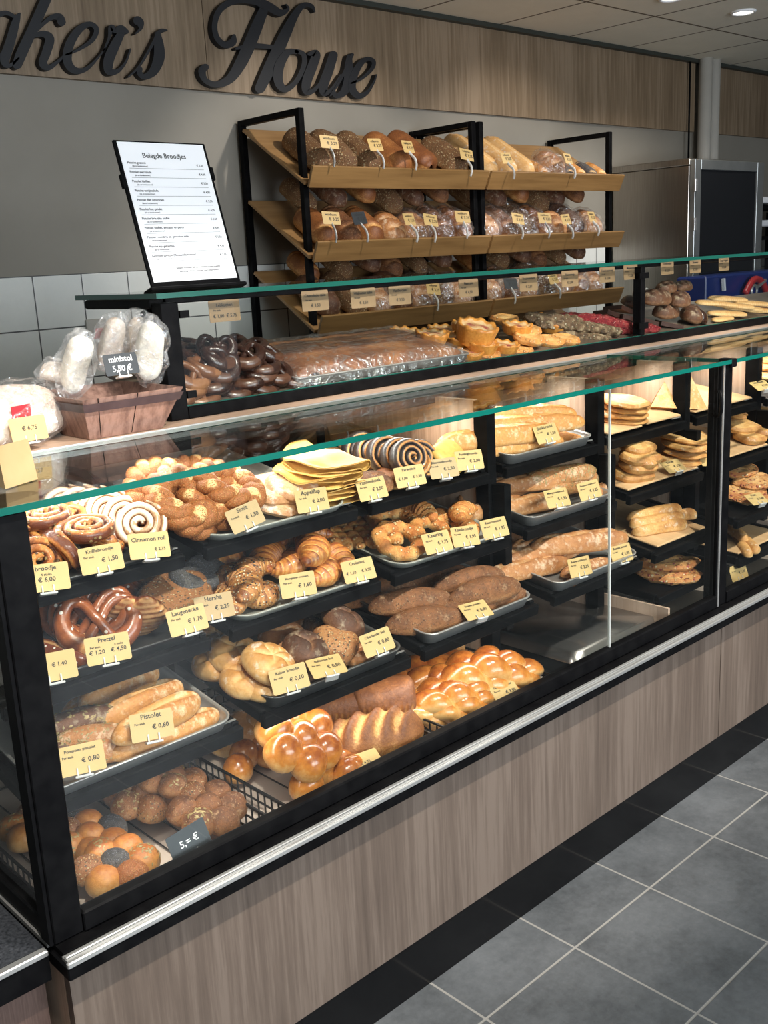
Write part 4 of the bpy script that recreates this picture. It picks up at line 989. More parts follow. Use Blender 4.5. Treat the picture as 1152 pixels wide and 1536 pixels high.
lay('poppy_bun', '2', 'flat bun crusted with grey poppy seeds', 'bun', 'poppy buns', [(310, 862, .0, 0, 20, 10), (285, 868, .03, 30, 12, 0, .9)])
lay('pistolet', '3', 'golden crusty long roll', 'long roll', 'long crusty rolls', [(180, 1028, .02, 8, 0, 0, 1.05), (212, 1052, .024, 8, 0, 0, 1.1), (240, 1075, .032, 8, 10, 0, 1.12), (285, 1096, .0, 4, 0, 0, .95), (235, 1108, .0, 0), (150, 1045, .0, 10)])
lay('seed_pistolet', '3', 'dark roll covered in pumpkin seeds', 'seeded roll', 'pumpkin seed rolls', [(125, 1080, .02, -15, 0, 0, 1.1, 0), (140, 1103, .018, -25, 0, 0, .9, 1), (150, 1122, 0, -10, 0, 0, 1, 1), (105, 1118, 0, 10, 0, 0, 1, 0)])
lay('light_cluster', '0', 'golden break-apart bread with seeded lobes', 'bread', 'golden break-apart breads', [(192, 1310, .012, 20, 6, 0, 1.0, 0), (135, 1255, .012, 50, 10, 0, 1., 1), (60, 1235, .01, 10, 0, 0, 1, 1)])
lay('dark_cluster', '0', 'dark brown break-apart bread with seeded lobes', 'bread', 'dark break-apart breads', [(312, 1212, .015, 20, 14, 0, 1.0, 0), (215, 1195, .020, 60, 12, 0, 1.0, 1), (260, 1170, .03, 100, 20, 0, .95, 1)])
# ---- bay B
lay('simit', '1', 'twisted ring crusted with orange sesame', 'sesame ring', 'sesame rings', [(370, 758, .015, 20, 28, 0, 1.05), (312, 770, .005, 30, 35, 10, 1.05), (280, 745, .02, 10, 30), (245, 738, .012, 0, 40), (345, 728, .03, 40, 22), (300, 722, .02, 10, 20)])
lay('apple_turnover', '1', 'pale sugared apple turnover', 'pastry', 'apple turnovers', [(435, 752, 0, 20, 20, 0), (445, 728, .022, 15, 16), (410, 735, .02, 0, 12)])
lay('croissant', '2', 'golden brown croissant', 'croissant', 'plain croissants', [(470, 825, .030, 60, 0, 0, 1.05), (400, 835, .012, 210), (440, 845, .0, 30), (505, 862, 0, 40, 0, 0, .95), (450, 800, .03, 170), (340, 840, .0, 20), (420, 812, .0, 10), (500, 835, 0, 100)])
lay('seed_croissant', '2', 'croissant sprinkled with dark and pale seeds', 'croissant', 'seeded croissants', [(385, 885, .014, 70, 0, 0, 1.1), (345, 865, .0, 30, 0, 0, 1), (415, 900, .0, 20, 0, 0, .95), (375, 855, .018, 200), (365, 908, 0, 80, 0, 0, .9), (470, 885, 0, 20, 0, 0, .8)])
lay('kaiser', '3', 'pale gold kaiser roll with star cuts', 'bread roll', 'kaiser rolls', [(352, 980, .018, 0, 14, 0, 1.02), (404, 994, .026, 40, 22, 0, 1.05), (370, 1018, 0, 20, 5, 0, 1), (325, 995, .0, 0, 0, 0, .95), (405, 1030, 0, 70, 0, 0, .9), (322, 958, .012, 0, 10)])
lay('rustic_roll', '3', 'dark floury rustic roll', 'bread roll', 'rustic rolls', [(425, 955, .02, 0, 8, 0, 1.1, 0), (460, 973, .024, 30, 18, 0, 1.05, 2), (516, 932, .034, 60, 30, 0, 1.05, 2), (483, 940, .02, 0, 0, 0, 1., 1), (490, 960, .0, 0, 0, 0, 1, 1), (455, 935, .01, 0, 0, 0, 1, 0), (490, 918, .02, 0, 0, 0, 1, 0), (450, 1000, 0, 0, 0, 0, 1, 2), (545, 985, 0, 0, 0, 0, .8, 0)])
lay('sesame_roll', '3', 'round roll covered in sesame, beside the card', 'bread roll', 'sesame rolls', [(523, 975, .012, 0, 16, 0, 1.1)])
lay('brioche', '0', 'glossy golden brioche of joined balls', 'brioche', 'brioches', [(450, 1108, .045, 20, 38, 0, 1.15, 0), (505, 1165, .0, 15, 8, 0, 1.0, 1), (560, 1148, .0, 60, 0, 0, .9, 1), (380, 1135, .0, 30, 10, 0, .9, 1)])
lay('pale_bun', '0', 'pale soft bun at the back of the basket', 'bun', 'pale buns', [(375, 1090, .03, 0, 20, 0, 1.1), (355, 1110, .0, 10, 0, 0, 1.2), (400, 1075, .05, 30, 0, 0, 1.1)])
lay('batard', '0', 'brown oval loaf with diagonal slashes', 'loaf', None, [(582, 1108, .018, -22, 12)])
lay('tin_loaf', '0', 'brown tin loaf with a ruffled golden lower edge', 'loaf', 'tin loaves', [(575, 1048, .035, -38, 0, 0, 1.05), (508, 1058, .03, -38, 0, 0, 1.0)])
# ---- bay C
lay('pancake', '1', 'thin yellow pancake folded in the pile', 'pancake', 'folded pancakes', [(480, 738, .000, 8), (472, 728, .014, 20), (488, 720, .028, 0), (465, 714, .042, 14), (482, 702, .056, -6), (486, 692, .072, 8, 0, 0, 1.05)])
lay('poppy_swirl', '1', 'dark poppy seed swirl standing in the row', 'pastry swirl', 'poppy seed swirls', [(648, 692, 0, 0, 55, 0, 1.05), (622, 690, .004, -5, 60, 0, 1.05), (600, 686, 0, -8, 62), (580, 682, 0, -10, 66), (560, 680, 0, -12, 66), (543, 676, 0, -12, 70)])
lay('wheat_bun', '1', 'small smooth bun behind the card reading Tarwebol', 'bun', 'wheat buns', [(592, 728, 0, 0), (620, 722, 0, 20), (575, 738, 0, 0)])
lay('cream_slice', '1', 'pale yellow custard slice at the right of the board', 'pastry', 'custard slices', [(690, 690, .0, 20, 30), (683, 680, .02, 20, 35)])
lay('cheese_twist', '2', 'cheese stick fanned out on the tray', 'cheese stick', 'cheese sticks', [(505, 800, 0, 70), (522, 798, .005, 70), (540, 797, .01, 74), (556, 795, .015, 76), (573, 792, .02, 76), (492, 800, 0, 66)])
lay('cheese_ring', '2', 'ring crusted with golden cheese', 'cheese ring', 'cheese rings', [(607, 812, .004, 10, 25, 0, 1.05), (655, 800, .0, 30, 20, 0, 1), (590, 782, .02, 0, 10)])
lay('cheese_croissant', '2', 'croissant baked with cheese flakes', 'croissant', 'cheese croissants', [(692, 768, .02, 200, 0, 0, 1.05), (632, 768, .02, 100, 0, 0, 1.05), (600, 765, .0, 30), (660, 778, .0, 20), (712, 795, 0, 80, 0, 0, .9)])
lay('brown_roll', '3', 'long dark wholemeal roll', 'wholemeal roll', 'wholemeal rolls', [(617, 900, .022, -22, 0, 0, 1.12), (728, 884, .024, -12, 0, 0, 1.12), (705, 868, .034, -15, 0, 0, 1.08), (640, 928, .0, -20, 0, 0, 1.1), (765, 902, 0, -12), (572, 882, .012, -22), (545, 892, .0, -20), (655, 862, .018, -14), (600, 868, .0, -20), (700, 908, 0, -14)])
lay('plait', '0', 'glossy golden plaited bread', 'plaited bread', 'plaited breads', [(668, 1048, .012, -12, 0, 0, 1.0), (715, 1010, .022, -12, 0, 0, 1.15), (765, 1025, .0, -10, 0, 0, 1.05), (645, 1012, .012, 10, 0, 0, 1.1), (700, 1068, 0, -15, 0, 0, .9)])
lay('pistolet', '0', 'long thin golden loaf behind the plaited breads', 'long roll', 'thin golden loaves in the basket', [(675, 978, .05, 28, 0, 0, 1.1), (630, 1000, .04, 20, 0, 0, 1.0)])
# ---- bay D
lay('baguette', '1', 'golden baguette on the top tray', 'baguette', 'golden baguettes', [(820, 640, .045, -18, 0, 0, .9), (768, 655, .03, -12, 0, 0, .9), (775, 622, .05, -22, 0, 0, .85), (790, 672, .0, -14, 0, 0, .85), (735, 672, .0, -12, 0, 0, .75), (850, 655, .0, -60, 0, 0, .5)])
lay('rustic_baguette', '2', 'brown rustic baguette', 'baguette', 'rustic baguettes in the middle tray', [(785, 725, .03, -20, 0, 0, .8), (745, 735, .02, -10, 0, 0, .8), (795, 755, 0, -10, 0, 0, .85), (735, 760, .0, 0, 0, 0, .8), (900, 735, 0, 20, 0, 0, .5), (830, 715, .02, -25, 0, 0, .9)])
lay('seed_baguette', '2', 'baguette crusted with pumpkin seeds', 'baguette', 'seeded baguettes', [(840, 712, .035, -10, 0, 0, .85), (860, 725, .01, 0, 0, 0, .75)])
lay('rustic_baguette', '3', 'floury rustic baguette', 'baguette', 'rustic baguettes in the low tray', [(790, 852, .0, -12, 0, 0, .9), (810, 830, .018, -14, 0, 0, .9), (870, 812, .035, -20, 0, 0, 1.0), (835, 815, .03, -25, 0, 0, .9), (880, 850, 0, -8, 0, 0, .6), (775, 800, .02, 0, 0, 0, .8), (905, 870, 0, 40, 0, 0, .5)])
# ---- bay E, F
lay('pita', '1', 'yellow flatbread in the low stack behind the glass joint', 'flatbread', 'flatbreads, far tray', [(945, 628, .001, 10), (943, 619, .016, 30), (947, 611, .032, 0), (942, 602, .05, 60)])
lay('triangle', '1', 'big golden filled triangle standing', 'filled triangle', 'filled triangles', [(1034, 582, .0, -40, 62, 0, 1.15), (1058, 582, 0, -35, 66, 0, 1.15), (1012, 586, 0, -45, 58, 0, 1.0)])
lay('puffy', '2', 'puffy filled flatbread', 'flatbread', 'puffy flatbreads', [(962, 712, 0, 0), (965, 698, .024, 20), (958, 684, .045, 0), (985, 690, .045, 50), (955, 670, .065, 20, 0, 0, .9)])
lay('pita', '2', 'round flatbread in the stack behind the handle', 'flatbread', 'round flatbreads', [(1030, 690, 0, 0, 0, 0, .95), (1032, 678, .016, 30, 0, 0, .95), (1030, 666, .036, 60, 0, 0, 1.05), (1033, 655, .052, 0, 0, 0, 1.05)])
lay('long_flat', '3', 'long thin rolled flatbread behind the glass joint', 'rolled flatbread', 'rolled flatbreads', [(990, 790, 0, -15, 0, 0, 1.15), (985, 780, .014, -15, 0, 0, 1.15), (982, 768, .028, -15, 0, 0, 1.15), (1005, 775, .012, -15, 0, 0, 1.15)])
lay('pizza', '4', 'oval flatbread with melted topping', 'topped flatbread', 'topped oval flatbreads', [(1005, 845, .020, -38, 0, 0, .95), (1000, 858, 0, -38, 0, 0, .95), (1045, 872, 0, -30, 0, 0, .85), (985, 828, 0, -20, 0, 0, .7)])
lay('pita', '1', 'pale puffed flatbread right of the thick post', 'flatbread', 'flatbreads right of the post', [(1118, 560, .0, 0), (1130, 548, .018, 30, 0, 0, 1), (1140, 562, .0, 10), (1112, 548, .02, 60), (1135, 538, .03, 0)])
lay('puffy', '2', 'green flecked folded flatbread right of the thick post', 'flatbread', 'folded flatbreads', [(1125, 655, .0, 30), (1112, 640, .02, 0), (1138, 645, .01, 60), (1110, 620, .04, 0), (1132, 618, .05, 0)])
lay('pizza', '3', 'large topped flatbread right of the thick post', 'topped flatbread', 'topped flatbreads right of the post', [(1115, 735, .0, 10, 0, 0, 1.1), (1135, 722, .018, 0, 0, 0, 1), (1112, 705, .035, 10, 0, 0, .9), (1140, 745, .0, 0)])
lay('long_flat', '4', 'short filled roll right of the thick post', 'filled roll', 'filled rolls', [(1108, 805, .0, 50), (1122, 812, .0, 50), (1136, 815, 0, 45), (1148, 825, 0, 40), (1102, 795, .02, 50)])
# ---- upper case
ch = []
rr = random.Random(8)
for (u, v, l) in [(300, 600, 0), (345, 598, 0), (392, 590, .0), (435, 580, 0), (468, 572, 0), (315, 580, .02), (362, 580, .025), (405, 572, .02), (450, 562, .02), (300, 555, .03), (335, 552, .045), (372, 555, .045), (415, 550, .04), (300, 530, .05), (325, 525, .055), (350, 535, .06), (385, 535, .055), (345, 520, .05), (372, 522, .05), (290, 520, .03), (405, 530, .04), (430, 560, .03), (480, 568, .0)]:
    ch.append((u, v, l, rr.uniform(-40, 40), rr.choice((15, 35, 60, 25)), rr.uniform(-15, 15), rr.uniform(.88, 1.0), None))
lay('milk_pretzel', 'U', 'milk chocolate coated pretzel', 'pretzel', 'milk chocolate pretzels', [c for c in ch if c[0] < 346 and c[1] > 548]+[(320, 565, .03, 10, 55, 0, 1, None)])
lay('choc_pretzel', 'U', 'dark chocolate coated pretzel', 'pretzel', 'dark chocolate pretzels', [c for c in ch if not (c[0] < 346 and c[1] > 548)])
lay('tart', 'U', 'round filled pastry with golden rim', 'pastry', 'round filled pastries', [(640, 520, .0), (665, 498, 0), (722, 520, .0), (608, 502, 0), (648, 505, .025), (775, 522, .0), (618, 515, 0), (690, 512, .0), (700, 492, .02), (775, 492, .025), (735, 535, 0, 0, 0, 0, .95), (830, 490, 0), (815, 480, 0)])
lay('big_tart', 'U', 'tall golden pastry topmost of the filled pastries', 'pastry', None, [(735, 500, .025, 0, 8)])
lay('flat_pastry', 'U', 'flat pale cheese pastry', 'pastry', 'flat cheese pastries', [(800, 508, .012, 0, 6), (835, 512, .0, 30), (862, 510, .0, 0), (770, 535, 0, 0), (808, 525, 0, 20), (760, 480, .015), (790, 495, .02)])
lay('nut_bar', 'U', 'chunky nut and seed bar', 'nut bar', 'nut bars', [(815, 488, .0, -38), (845, 487, .014, -38), (870, 490, .010, -40), (895, 495, .0, -38), (830, 478, .028, -38), (905, 505, 0, -38)])
lay('red_bar', 'U', 'red sprinkled bar', 'red bar', 'red bars', [(880, 478, .02, -38), (925, 492, .0, -38), (905, 484, .012, -38), (970, 492, .0, -30)])
lay('slice', 'U', 'thin brown triangular slice', 'slice', 'brown triangular slices', [(912, 470, .02, 120, 20), (938, 476, .012, 110, 15), (962, 480, .01, 110, 15), (1005, 486, .0, 100, 10), (930, 463, .03, 130, 20)])
lay('choc_loaf', 'U', 'dark glazed loaf in the heap behind the far post', 'loaf', 'dark glazed loaves', [(1000, 465, .02, 10, 0, 0, .9), (1040, 470, .0, 30, 10, 0, .95, 0), (985, 445, .07, 0, 0, 0, .9, 0), (1020, 448, .06, 20, 0, 0, .85, 0), (1058, 472, .0, 70, 20, 0, .9, 1), (950, 455, .03, 60, 20, 0, .8, 1), (1000, 430, .10, 10, 0, 0, .7, 0), (965, 440, .05, 40, 0, 0, .8, 1), (1025, 428, .09, 0, 0, 0, .6, 0)])
lay('biscuit', 'U', 'long pale biscuit', 'biscuit', 'long biscuits', [(1085, 478, 0, 0, 0, 0, .8), (1100, 470, .01, -25), (1075, 455, .03, -35), (1100, 458, .025, -35), (1125, 462, .02, -30), (1145, 465, .0, -30), (1130, 455, .02, -30), (1092, 448, .03, -30)])
# sheet cake in film
cv = MB()


def uplane(x, s=0, h=0): return tframe('U', x, s, h)


V, F = traymesh(.60, .27, .022, .015); o = MB().add(V, F).build('cake_tray', TRAYM); o.matrix_world = uplane(1.475, .004, .002); tag(o, 'metal tray under the film wrapped sheet cake', 'tray')
nx, ny = 44, 22; V = []; B = []; F = []
for i in range(nx):
    for j in range(ny):
        x = .585*i/(nx-1); y = .255*j/(ny-1); e = min(1, 12*min(i/(nx-1), 1-i/(nx-1), j/(ny-1), 1-j/(ny-1))); V.append((x, y, .004+.036*e**.4+.004*mn.noise(Vector((x*18, y*18, 0))))); B.append(.45+.5*mn.noise(Vector((x*9, y*16, 3)))+.3*(abs(y*4 % 1-.5) < .06))
for i in range(nx-1):
    for j in range(ny-1): F.append((i*ny+j, (i+1)*ny+j, (i+1)*ny+j+1, i*ny+j+1))
nb_ = len(V); V += [(0, 0, .004), (.585, 0, .004), (.585, .255, .004), (0, .255, .004)]; B += [.4]*4
me = newmesh('sheet_cake', V, F, [C_cake], None, B); o = bpy.data.objects.new('sheet_cake', me); sc.collection.objects.link(o); o.matrix_world = uplane(1.482, .011, .004); tag(o, 'large dark brown sheet cake wrapped in shiny film', 'cake')
V = []; F = []
for i in range(nx):
    for j in range(ny):
        x = -.012+.609*i/(nx-1); y = -.012+.279*j/(ny-1); e = min(1, 9*min(i/(nx-1), 1-i/(nx-1), j/(ny-1), 1-j/(ny-1))); V.append((x, y, -.002+.051*e**.35+.004*mn.noise(Vector((x*40, y*40, 5)))))
for i in range(nx-1):
    for j in range(ny-1): F.append((i*ny+j, (i+1)*ny+j, (i+1)*ny+j+1, i*ny+j+1))
me = newmesh('film', V, F, [FILM]); f_ = bpy.data.objects.new('film', me); sc.collection.objects.link(f_); f_.parent = o

# ------------------------------------------------------------------ price cards


CARDB2 = noisy('brown_card', (.22, .14, .075), (.26, .17, .09), 12, .55, 0)


def card(u, v, y, lines, lab, w=.072, h=.046, m=None, yaw=0, roll=0, tilt=24, col=None, clip=True, cat='price card'):
    """card facing the customer; lines (text, size, dx, dz)"""
    p = aty(u, v, y)
    rot = Matrix.Rotation(R(yaw), 4, 'Z') @ Matrix.Rotation(R(-tilt), 4, 'X') @ Matrix.Rotation(R(roll), 4, 'Y')
    e = empty('price_card', p, lab, cat, None); e.matrix_world = Matrix.Translation(Vector(p)) @ rot
    mb = MB(); r = .003; V = []
    for yy in (0, .0009):
        for cx, cz, a0 in ((w/2-r, h/2-r, 0), (-w/2+r, h/2-r, 90), (-w/2+r, -h/2+r, 180), (w/2-r, -h/2+r, 270)):
            for a in (0, 45, 90): V.append((cx+r*math.cos(R(a0+a)), yy, cz+r*math.sin(R(a0+a))))
    mb.add(V, [tuple(range(12))[::-1][::-1], tuple(range(12, 24))[::-1]]+[(i, i+12, (i+1) % 12+12, (i+1) % 12) for i in range(12)], sm=False)
    cd_ = mb.build('card', m or CARDY, e)
    for k, (s, sz, dx, dz) in enumerate(lines): text(s, sz, col or TEXTM, cd_, (dx, -.0006, dz))
    if clip:
        c = MB().box(-.014, .014, -.006, .010, -h/2-.006, -h/2-.002, bev=.001).build('clip', CLIP, e)
        for dx in (-.009, .009): MB().box(dx-.0012, dx+.0012, -.002, -.0012, -h/2-.003, -h/2+.010, bev=.0004).build('prong', CLIP, c)
    return e


def std(name, price, per='Per stuk'):
    sz = min(.0115, .062/max(1, len(name))*1.75); return [(name, sz, 0, .0125), (per, .0052, -.020, .004), (price, .0105, .014, -.006)]


CARDS = [
 (70, 866, 1.56, [('broodje', .0105, 0, .012), ('4 stuks', .006, 0, .003), ('€ 6,00', .0105, 0, -.007)], 'yellow card reading broodje € 6,00 beside the corner post'),
 (152, 838, 1.555, std('Koffiebroodje', '€ 1,50'), 'yellow card reading Koffiebroodje € 1,50'), (224, 818, 1.555, [('Cinnamon roll', .0105, 0, .008), ('€ 2,75', .0075, .018, -.010)], 'yellow card reading Cinnamon roll € 2,75'),
 (80, 1000, 1.50, [('€ 1,40', .009, .01, .0)], 'yellow card half hidden by the corner post, beside the lye stick'),
 (162, 973, 1.485, [('Pretzel', .010, 0, .0125), ('Per stuk', .005, -.020, .004), ('€ 1,20', .0095, -.018, -.006), ('4 stuks', .005, .018, .004), ('€ 4,50', .0095, .017, -.006)], 'yellow card reading Pretzel € 1,20 and € 4,50'),
 (281, 930, 1.495, std('Laugenecke', '€ 1,70'), 'yellow card reading Laugenecke € 1,70'), (322, 910, 1.52, std('Hersha', '€ 2,25'), 'kraft card reading Hersha € 2,25'),
 (228, 1088, 1.42, std('Pistolet', '€ 0,60'), 'yellow card reading Pistolet € 0,60'), (122, 1138, 1.42, std('Pompoen pistolet', '€ 0,80'), 'yellow card reading Pompoen pistolet € 0,80'),
 (368, 775, 1.56, std('Simit', '€ 1,50'), 'kraft card reading Simit € 1,50'), (468, 750, 1.56, std('Appelflap', '€ 2,00'), 'yellow card reading Appelflap € 2,00'),
 (447, 877, 1.50, std('Meergranen croissant', '€ 1,60'), 'yellow card reading Meergranen croissant € 1,60'), (538, 855, 1.505, [('Croissant', .009, 0, .0125), ('€ 1,10', .0085, -.018, -.006), ('€ 3,50', .0085, .017, -.006)], 'yellow card reading Croissant € 1,10 and € 3,50'),
 (434, 1018, 1.42, std('Kaiser broodje', '€ 0,60'), 'yellow card reading Kaiser broodje € 0,60'), (490, 999, 1.42, std('Italiaanse bol', '€ 0,80'), 'yellow card lying nearly flat between the rolls, € 0,80'), (566, 963, 1.42, std('Oberlander bol', '€ 0,80'), 'yellow card at the right end of the roll tray, € 0,80'),
 (558, 733, 1.565, std('Pannenkoek', '€ 2,50'), 'yellow card reading Pannenkoek € 2,50'), (615, 714, 1.57, [('Tarwebol', .009, 0, .0125), ('€ 1,00', .0085, -.018, -.006), ('€ 3,50', .0085, .017, -.006)], 'yellow card reading Tarwebol € 1,00 and € 3,50'),
 (665, 702, 1.575, std('Maanzaadbroodje', '€ 2,50'), 'kraft card reading Maanzaadbroodje € 2,50'), (704, 690, 1.575, std('Puddingbroodje', '€ 2,00'), 'yellow card reading Puddingbroodje € 2,00'),
 (656, 813, 1.50, std('Kaasring', '€ 1,75'), 'yellow card reading Kaasring € 1,75'), (698, 804, 1.505, std('Kaasbroodje', '€ 1,95'), 'yellow card reading Kaasbroodje € 1,95'), (742, 792, 1.51, std('Kaascroissant', '€ 1,95'), 'yellow card reading Kaascroissant at the tray corner'),
 (714, 915, 1.43, std('Bruine pistolet', '€ 0,80'), 'yellow card lying on the wholemeal rolls'),
 (820, 650, 1.565, std('Stokbrood', '€ 1,50'), 'yellow card reading Stokbrood € 1,50 on the golden baguettes'), (836, 747, 1.50, std('Meergranenbrood', '€ 1,95'), 'yellow card below the rustic baguettes, left one'), (884, 735, 1.515, std('Pompoen stokbrood', '€ 2,25'), 'yellow card before the pumpkin seed baguette'),
 (870, 850, 1.43, std('Boeren stokbrood', '€ 2,25'), 'yellow card on the low baguette tray, left one'), (932, 830, 1.44, std('Rustiek brood', '€ 1,95'), 'yellow card at the right end of the low baguette tray'),
 (1010, 699, 1.53, std('Börek', '€ 3,50'), 'yellow card before the puffy flatbreads behind the pane'), (1064, 690, 1.53, std('Gözleme', '€ 3,50'), 'yellow card touching the thick post, beside round flatbreads'),
 (1142, 578, 1.57, std('Lahmacun', '€ 3,00'), 'yellow card on the top flatbread shelf at the right edge'), (1135, 748, 1.44, std('Pizza', '€ 3,00'), 'yellow card before the large topped flatbreads'), (1108, 858, 1.43, std('Sigara', '€ 2,00'), 'yellow card at the deck right of the thick post'),
]
for (u, v, y, L_, lab) in CARDS:
    flat = 58 if ('flat' in lab or 'lying' in lab) else 24
    card(u, v, y, L_, lab, yaw=-14+((u*7+v) % 13-6), tilt=flat+((u+v*3) % 9-4), m=CARDB if 'kraft' in lab else CARDY, roll=(-12 if 'Simit' in lab else (u*3+v*5) % 11-5))
card(548, 1143, 1.40, [('€ 4,75', .009, .0, -.004)], 'yellow card lying by the slashed loaf and brioche', tilt=58, yaw=-10)
card(758, 1037, 1.40, std('Gevlochten brood', '€ 3,50'), 'yellow card reading Gevlochten brood € 3,50', tilt=50, yaw=-10)
card(284, 1262, 1.395, [('5,= €', .017, 0, -.004)], 'slate card chalked 5,= € before the dark breads', .078, .05, SLATE, 0, -6, 20, CHALK)
# platform cards
card(43, 643, 1.785, [('€ 6,75', .011, .002, -.002)], 'yellow card reading € 6,75 before the bagged loaf', .068, .044, CARDY, 0, 0, 12)
card(182, 546, 1.742, [('ministol', .0155, 0, .005), ('5,50 €', .0155, 0, -.013)], 'slate card chalked ministol 5,50 € on the box', .070, .040, SLATE, 0, 0, 14, CHALK)
# cards hanging along the back of the upper case
for i, (u, v, t_, pr, w_, mm) in enumerate([(337, 466, 'Lebkuchen', '€ 1,00  € 5,75', .05, 0), (473, 451, 'Chocolade cake', '€ 3,50', .05, 0), (545, 447, 'Walnoten cake', '€ 3,50', .05, 0), (600, 443, 'Vanille cake', '€ 3,50', .048, 0), (703, 432, 'Plaatcake', '€ 4,50', .048, 0), (793, 424, 'Vruchtentaart', '€ 2,50', .05, 0), (855, 418, 'Notenreep', '€ 2,00', .05, 0), (911, 412, 'Frambozenreep', '€ 2,00', .05, 1), (946, 408, 'Mueslireep', '€ 2,50', .048, 1), (1001, 401, 'Driehoekjes', '€ 2,50', .048, 1), (1043, 399, 'Brownie', '€ 3,00', .045, 1), (1086, 396, 'Lange vingers', '€ 2,00', .045, 1)]):
    card(u, v, 1.865, [(t_, .0098, 0, .009), ('Per stuk', .0055, -.020, .0), (pr, .0105, 0, -.014)], 'small kraft card reading %s hanging inside the upper case' % t_, w_*1.6, .046, CARDB2, 0, 0, 2, clip=False)

# ------------------------------------------------------------------ things on platform
ib = empty('gift_box', (.98, 1.83, 1.197), 'wood print box with dark band holding bagged mini stollen', 'box')


def frustum(x0, x1, y0, y1, z0, X0, X1, Y0, Y1, z1, t=.003):
    V = [(x0, y0, z0), (x1, y0, z0), (x1, y1, z0), (x0, y1, z0), (X0, Y0, z1), (X1, Y0, z1), (X1, Y1, z1), (X0, Y1, z1)]
    W2 = [(x0+t, y0+t, z0+t), (x1-t, y0+t, z0+t), (x1-t, y1-t, z0+t), (x0+t, y1-t, z0+t), (X0+t, Y0+t, z1), (X1-t, Y0+t, z1), (X1-t, Y1-t, z1), (X0+t, Y1-t, z1)]
    F = [(3, 2, 1, 0)]+[(i, (i+1) % 4, 4+(i+1) % 4, 4+i) for i in range(4)]; F += [tuple(8+j for j in f[::-1]) for f in F[:]]; F += [(4+i, 4+(i+1) % 4, 12+(i+1) % 4, 12+i) for i in range(4)]
    return V+W2, F


PRW = wood('printed_plank', [(.07, .035, .03), (.20, .115, .09), (.28, .17, .135)], (30, 30, 2.2), .5)
V, F = frustum(.903, 1.062, 1.785, 1.90, 1.197, .880, 1.098, 1.752, 2.00, 1.277); part(MB().add(V, F, sm=False), 'box_body', PRW, ib)
V, F = frustum(.8853, 1.0893, 1.7586, 1.973, 1.252, .8805, 1.0968, 1.7522, 1.992, 1.268, .0005); V = [(x+(-.001 if x < .98 else .001), y+(-.0012 if y < 1.85 else 0), z) for x, y, z in V]
part(MB().add(V[:8], F[1:5], sm=False), 'dark_band', noisy('dark_band', (.035, .022, .028), (.06, .04, .045), 30, .5, 0), ib)
for a, b in (((.926, 1.7845, 1.199), (.912, 1.7515, 1.277)), ((.992, 1.7845, 1.199), (.996, 1.7515, 1.277))): mb = MB(); bar(mb, a, b, .0014); part(mb, 'plank_line', BLACK, ib)
for i, (u, v, y, L_, W_, H_, rz, ry, lab) in enumerate([(112, 545, 1.84, .12, .05, .045, 100, 62, 'bagged white sugared mini stollen leaning at the front left of the box'), (222, 525, 1.86, .125, .055, .045, 80, 66, 'bagged white sugared mini stollen at the right of the box'), (165, 512, 1.93, .11, .05, .04, 95, 60, 'bagged mini stollen with red label at the back of the box'), (90, 560, 1.90, .08, .05, .04, 20, 20, 'small bagged mini stollen lying low at the left of the box'), (205, 510, 1.93, .11, .05, .045, 85, 60, 'bagged brownish mini stollen behind the right one')]):
    p = aty(u, v, y); M = Matrix.Translation(Vector(p)) @ Matrix.Rotation(R(rz), 4, 'Z') @ Matrix.Rotation(R(ry), 4, 'Y')
    me = loaf('mini_stollen', L_, W_, H_, C_sugar, a=4, top=.05 if i < 2 else .45, low=.02 if i < 2 else .3, seed=i, amp=.004)
    o = bpy.data.objects.new('mini_stollen', me); sc.collection.objects.link(o); o.matrix_world = M; tag(o, lab, 'cake', 'bagged mini stollen')
    f_ = bpy.data.objects.new('bag', crinkle('bag', FILMW, L_*1.3, W_*1.35, H_*1.4, i)); sc.collection.objects.link(f_); f_.parent = o
    if i == 2: l_ = MB().box(-.012, .012, -.015, .015, .032, .033).build('red_label', REDM, o)
p = aty(20, 612, 1.90); me = loaf('stollen', .24, .13, .105, C_sugar, a=3, top=.5, low=.35, seed=3, amp=.004); o = bpy.data.objects.new('stollen', me); sc.collection.objects.link(o); o.matrix_world = Matrix.Translation((.79, 1.88, 1.255)) @ Matrix.Rotation(R(20), 4, 'Z'); tag(o, 'large bagged sugar dusted stollen with red label at the left', 'cake')
f_ = bpy.data.objects.new('bag', crinkle('bag', FILM, .29, .15, .122, 5)); sc.collection.objects.link(f_); f_.parent = o
MB().box(-.05, -.005, -.068, -.066, .0, .022).build('red_label', REDM, o)
# folded kraft card at the far left on the glass
e = MB(); e.add([(.60, 1.47, 1.199), (.665, 1.50, 1.199), (.662, 1.51, 1.262), (.60, 1.48, 1.262), (.60, 1.56, 1.199), (.665, 1.53, 1.199)], [(0, 1, 2, 3), (5, 4, 3, 2), (1, 5, 2), (4, 0, 3)], sm=False); o = e.build('folded_card', CARDB); tag(o, 'kraft folded card standing on the glass at the left frame edge', 'card')

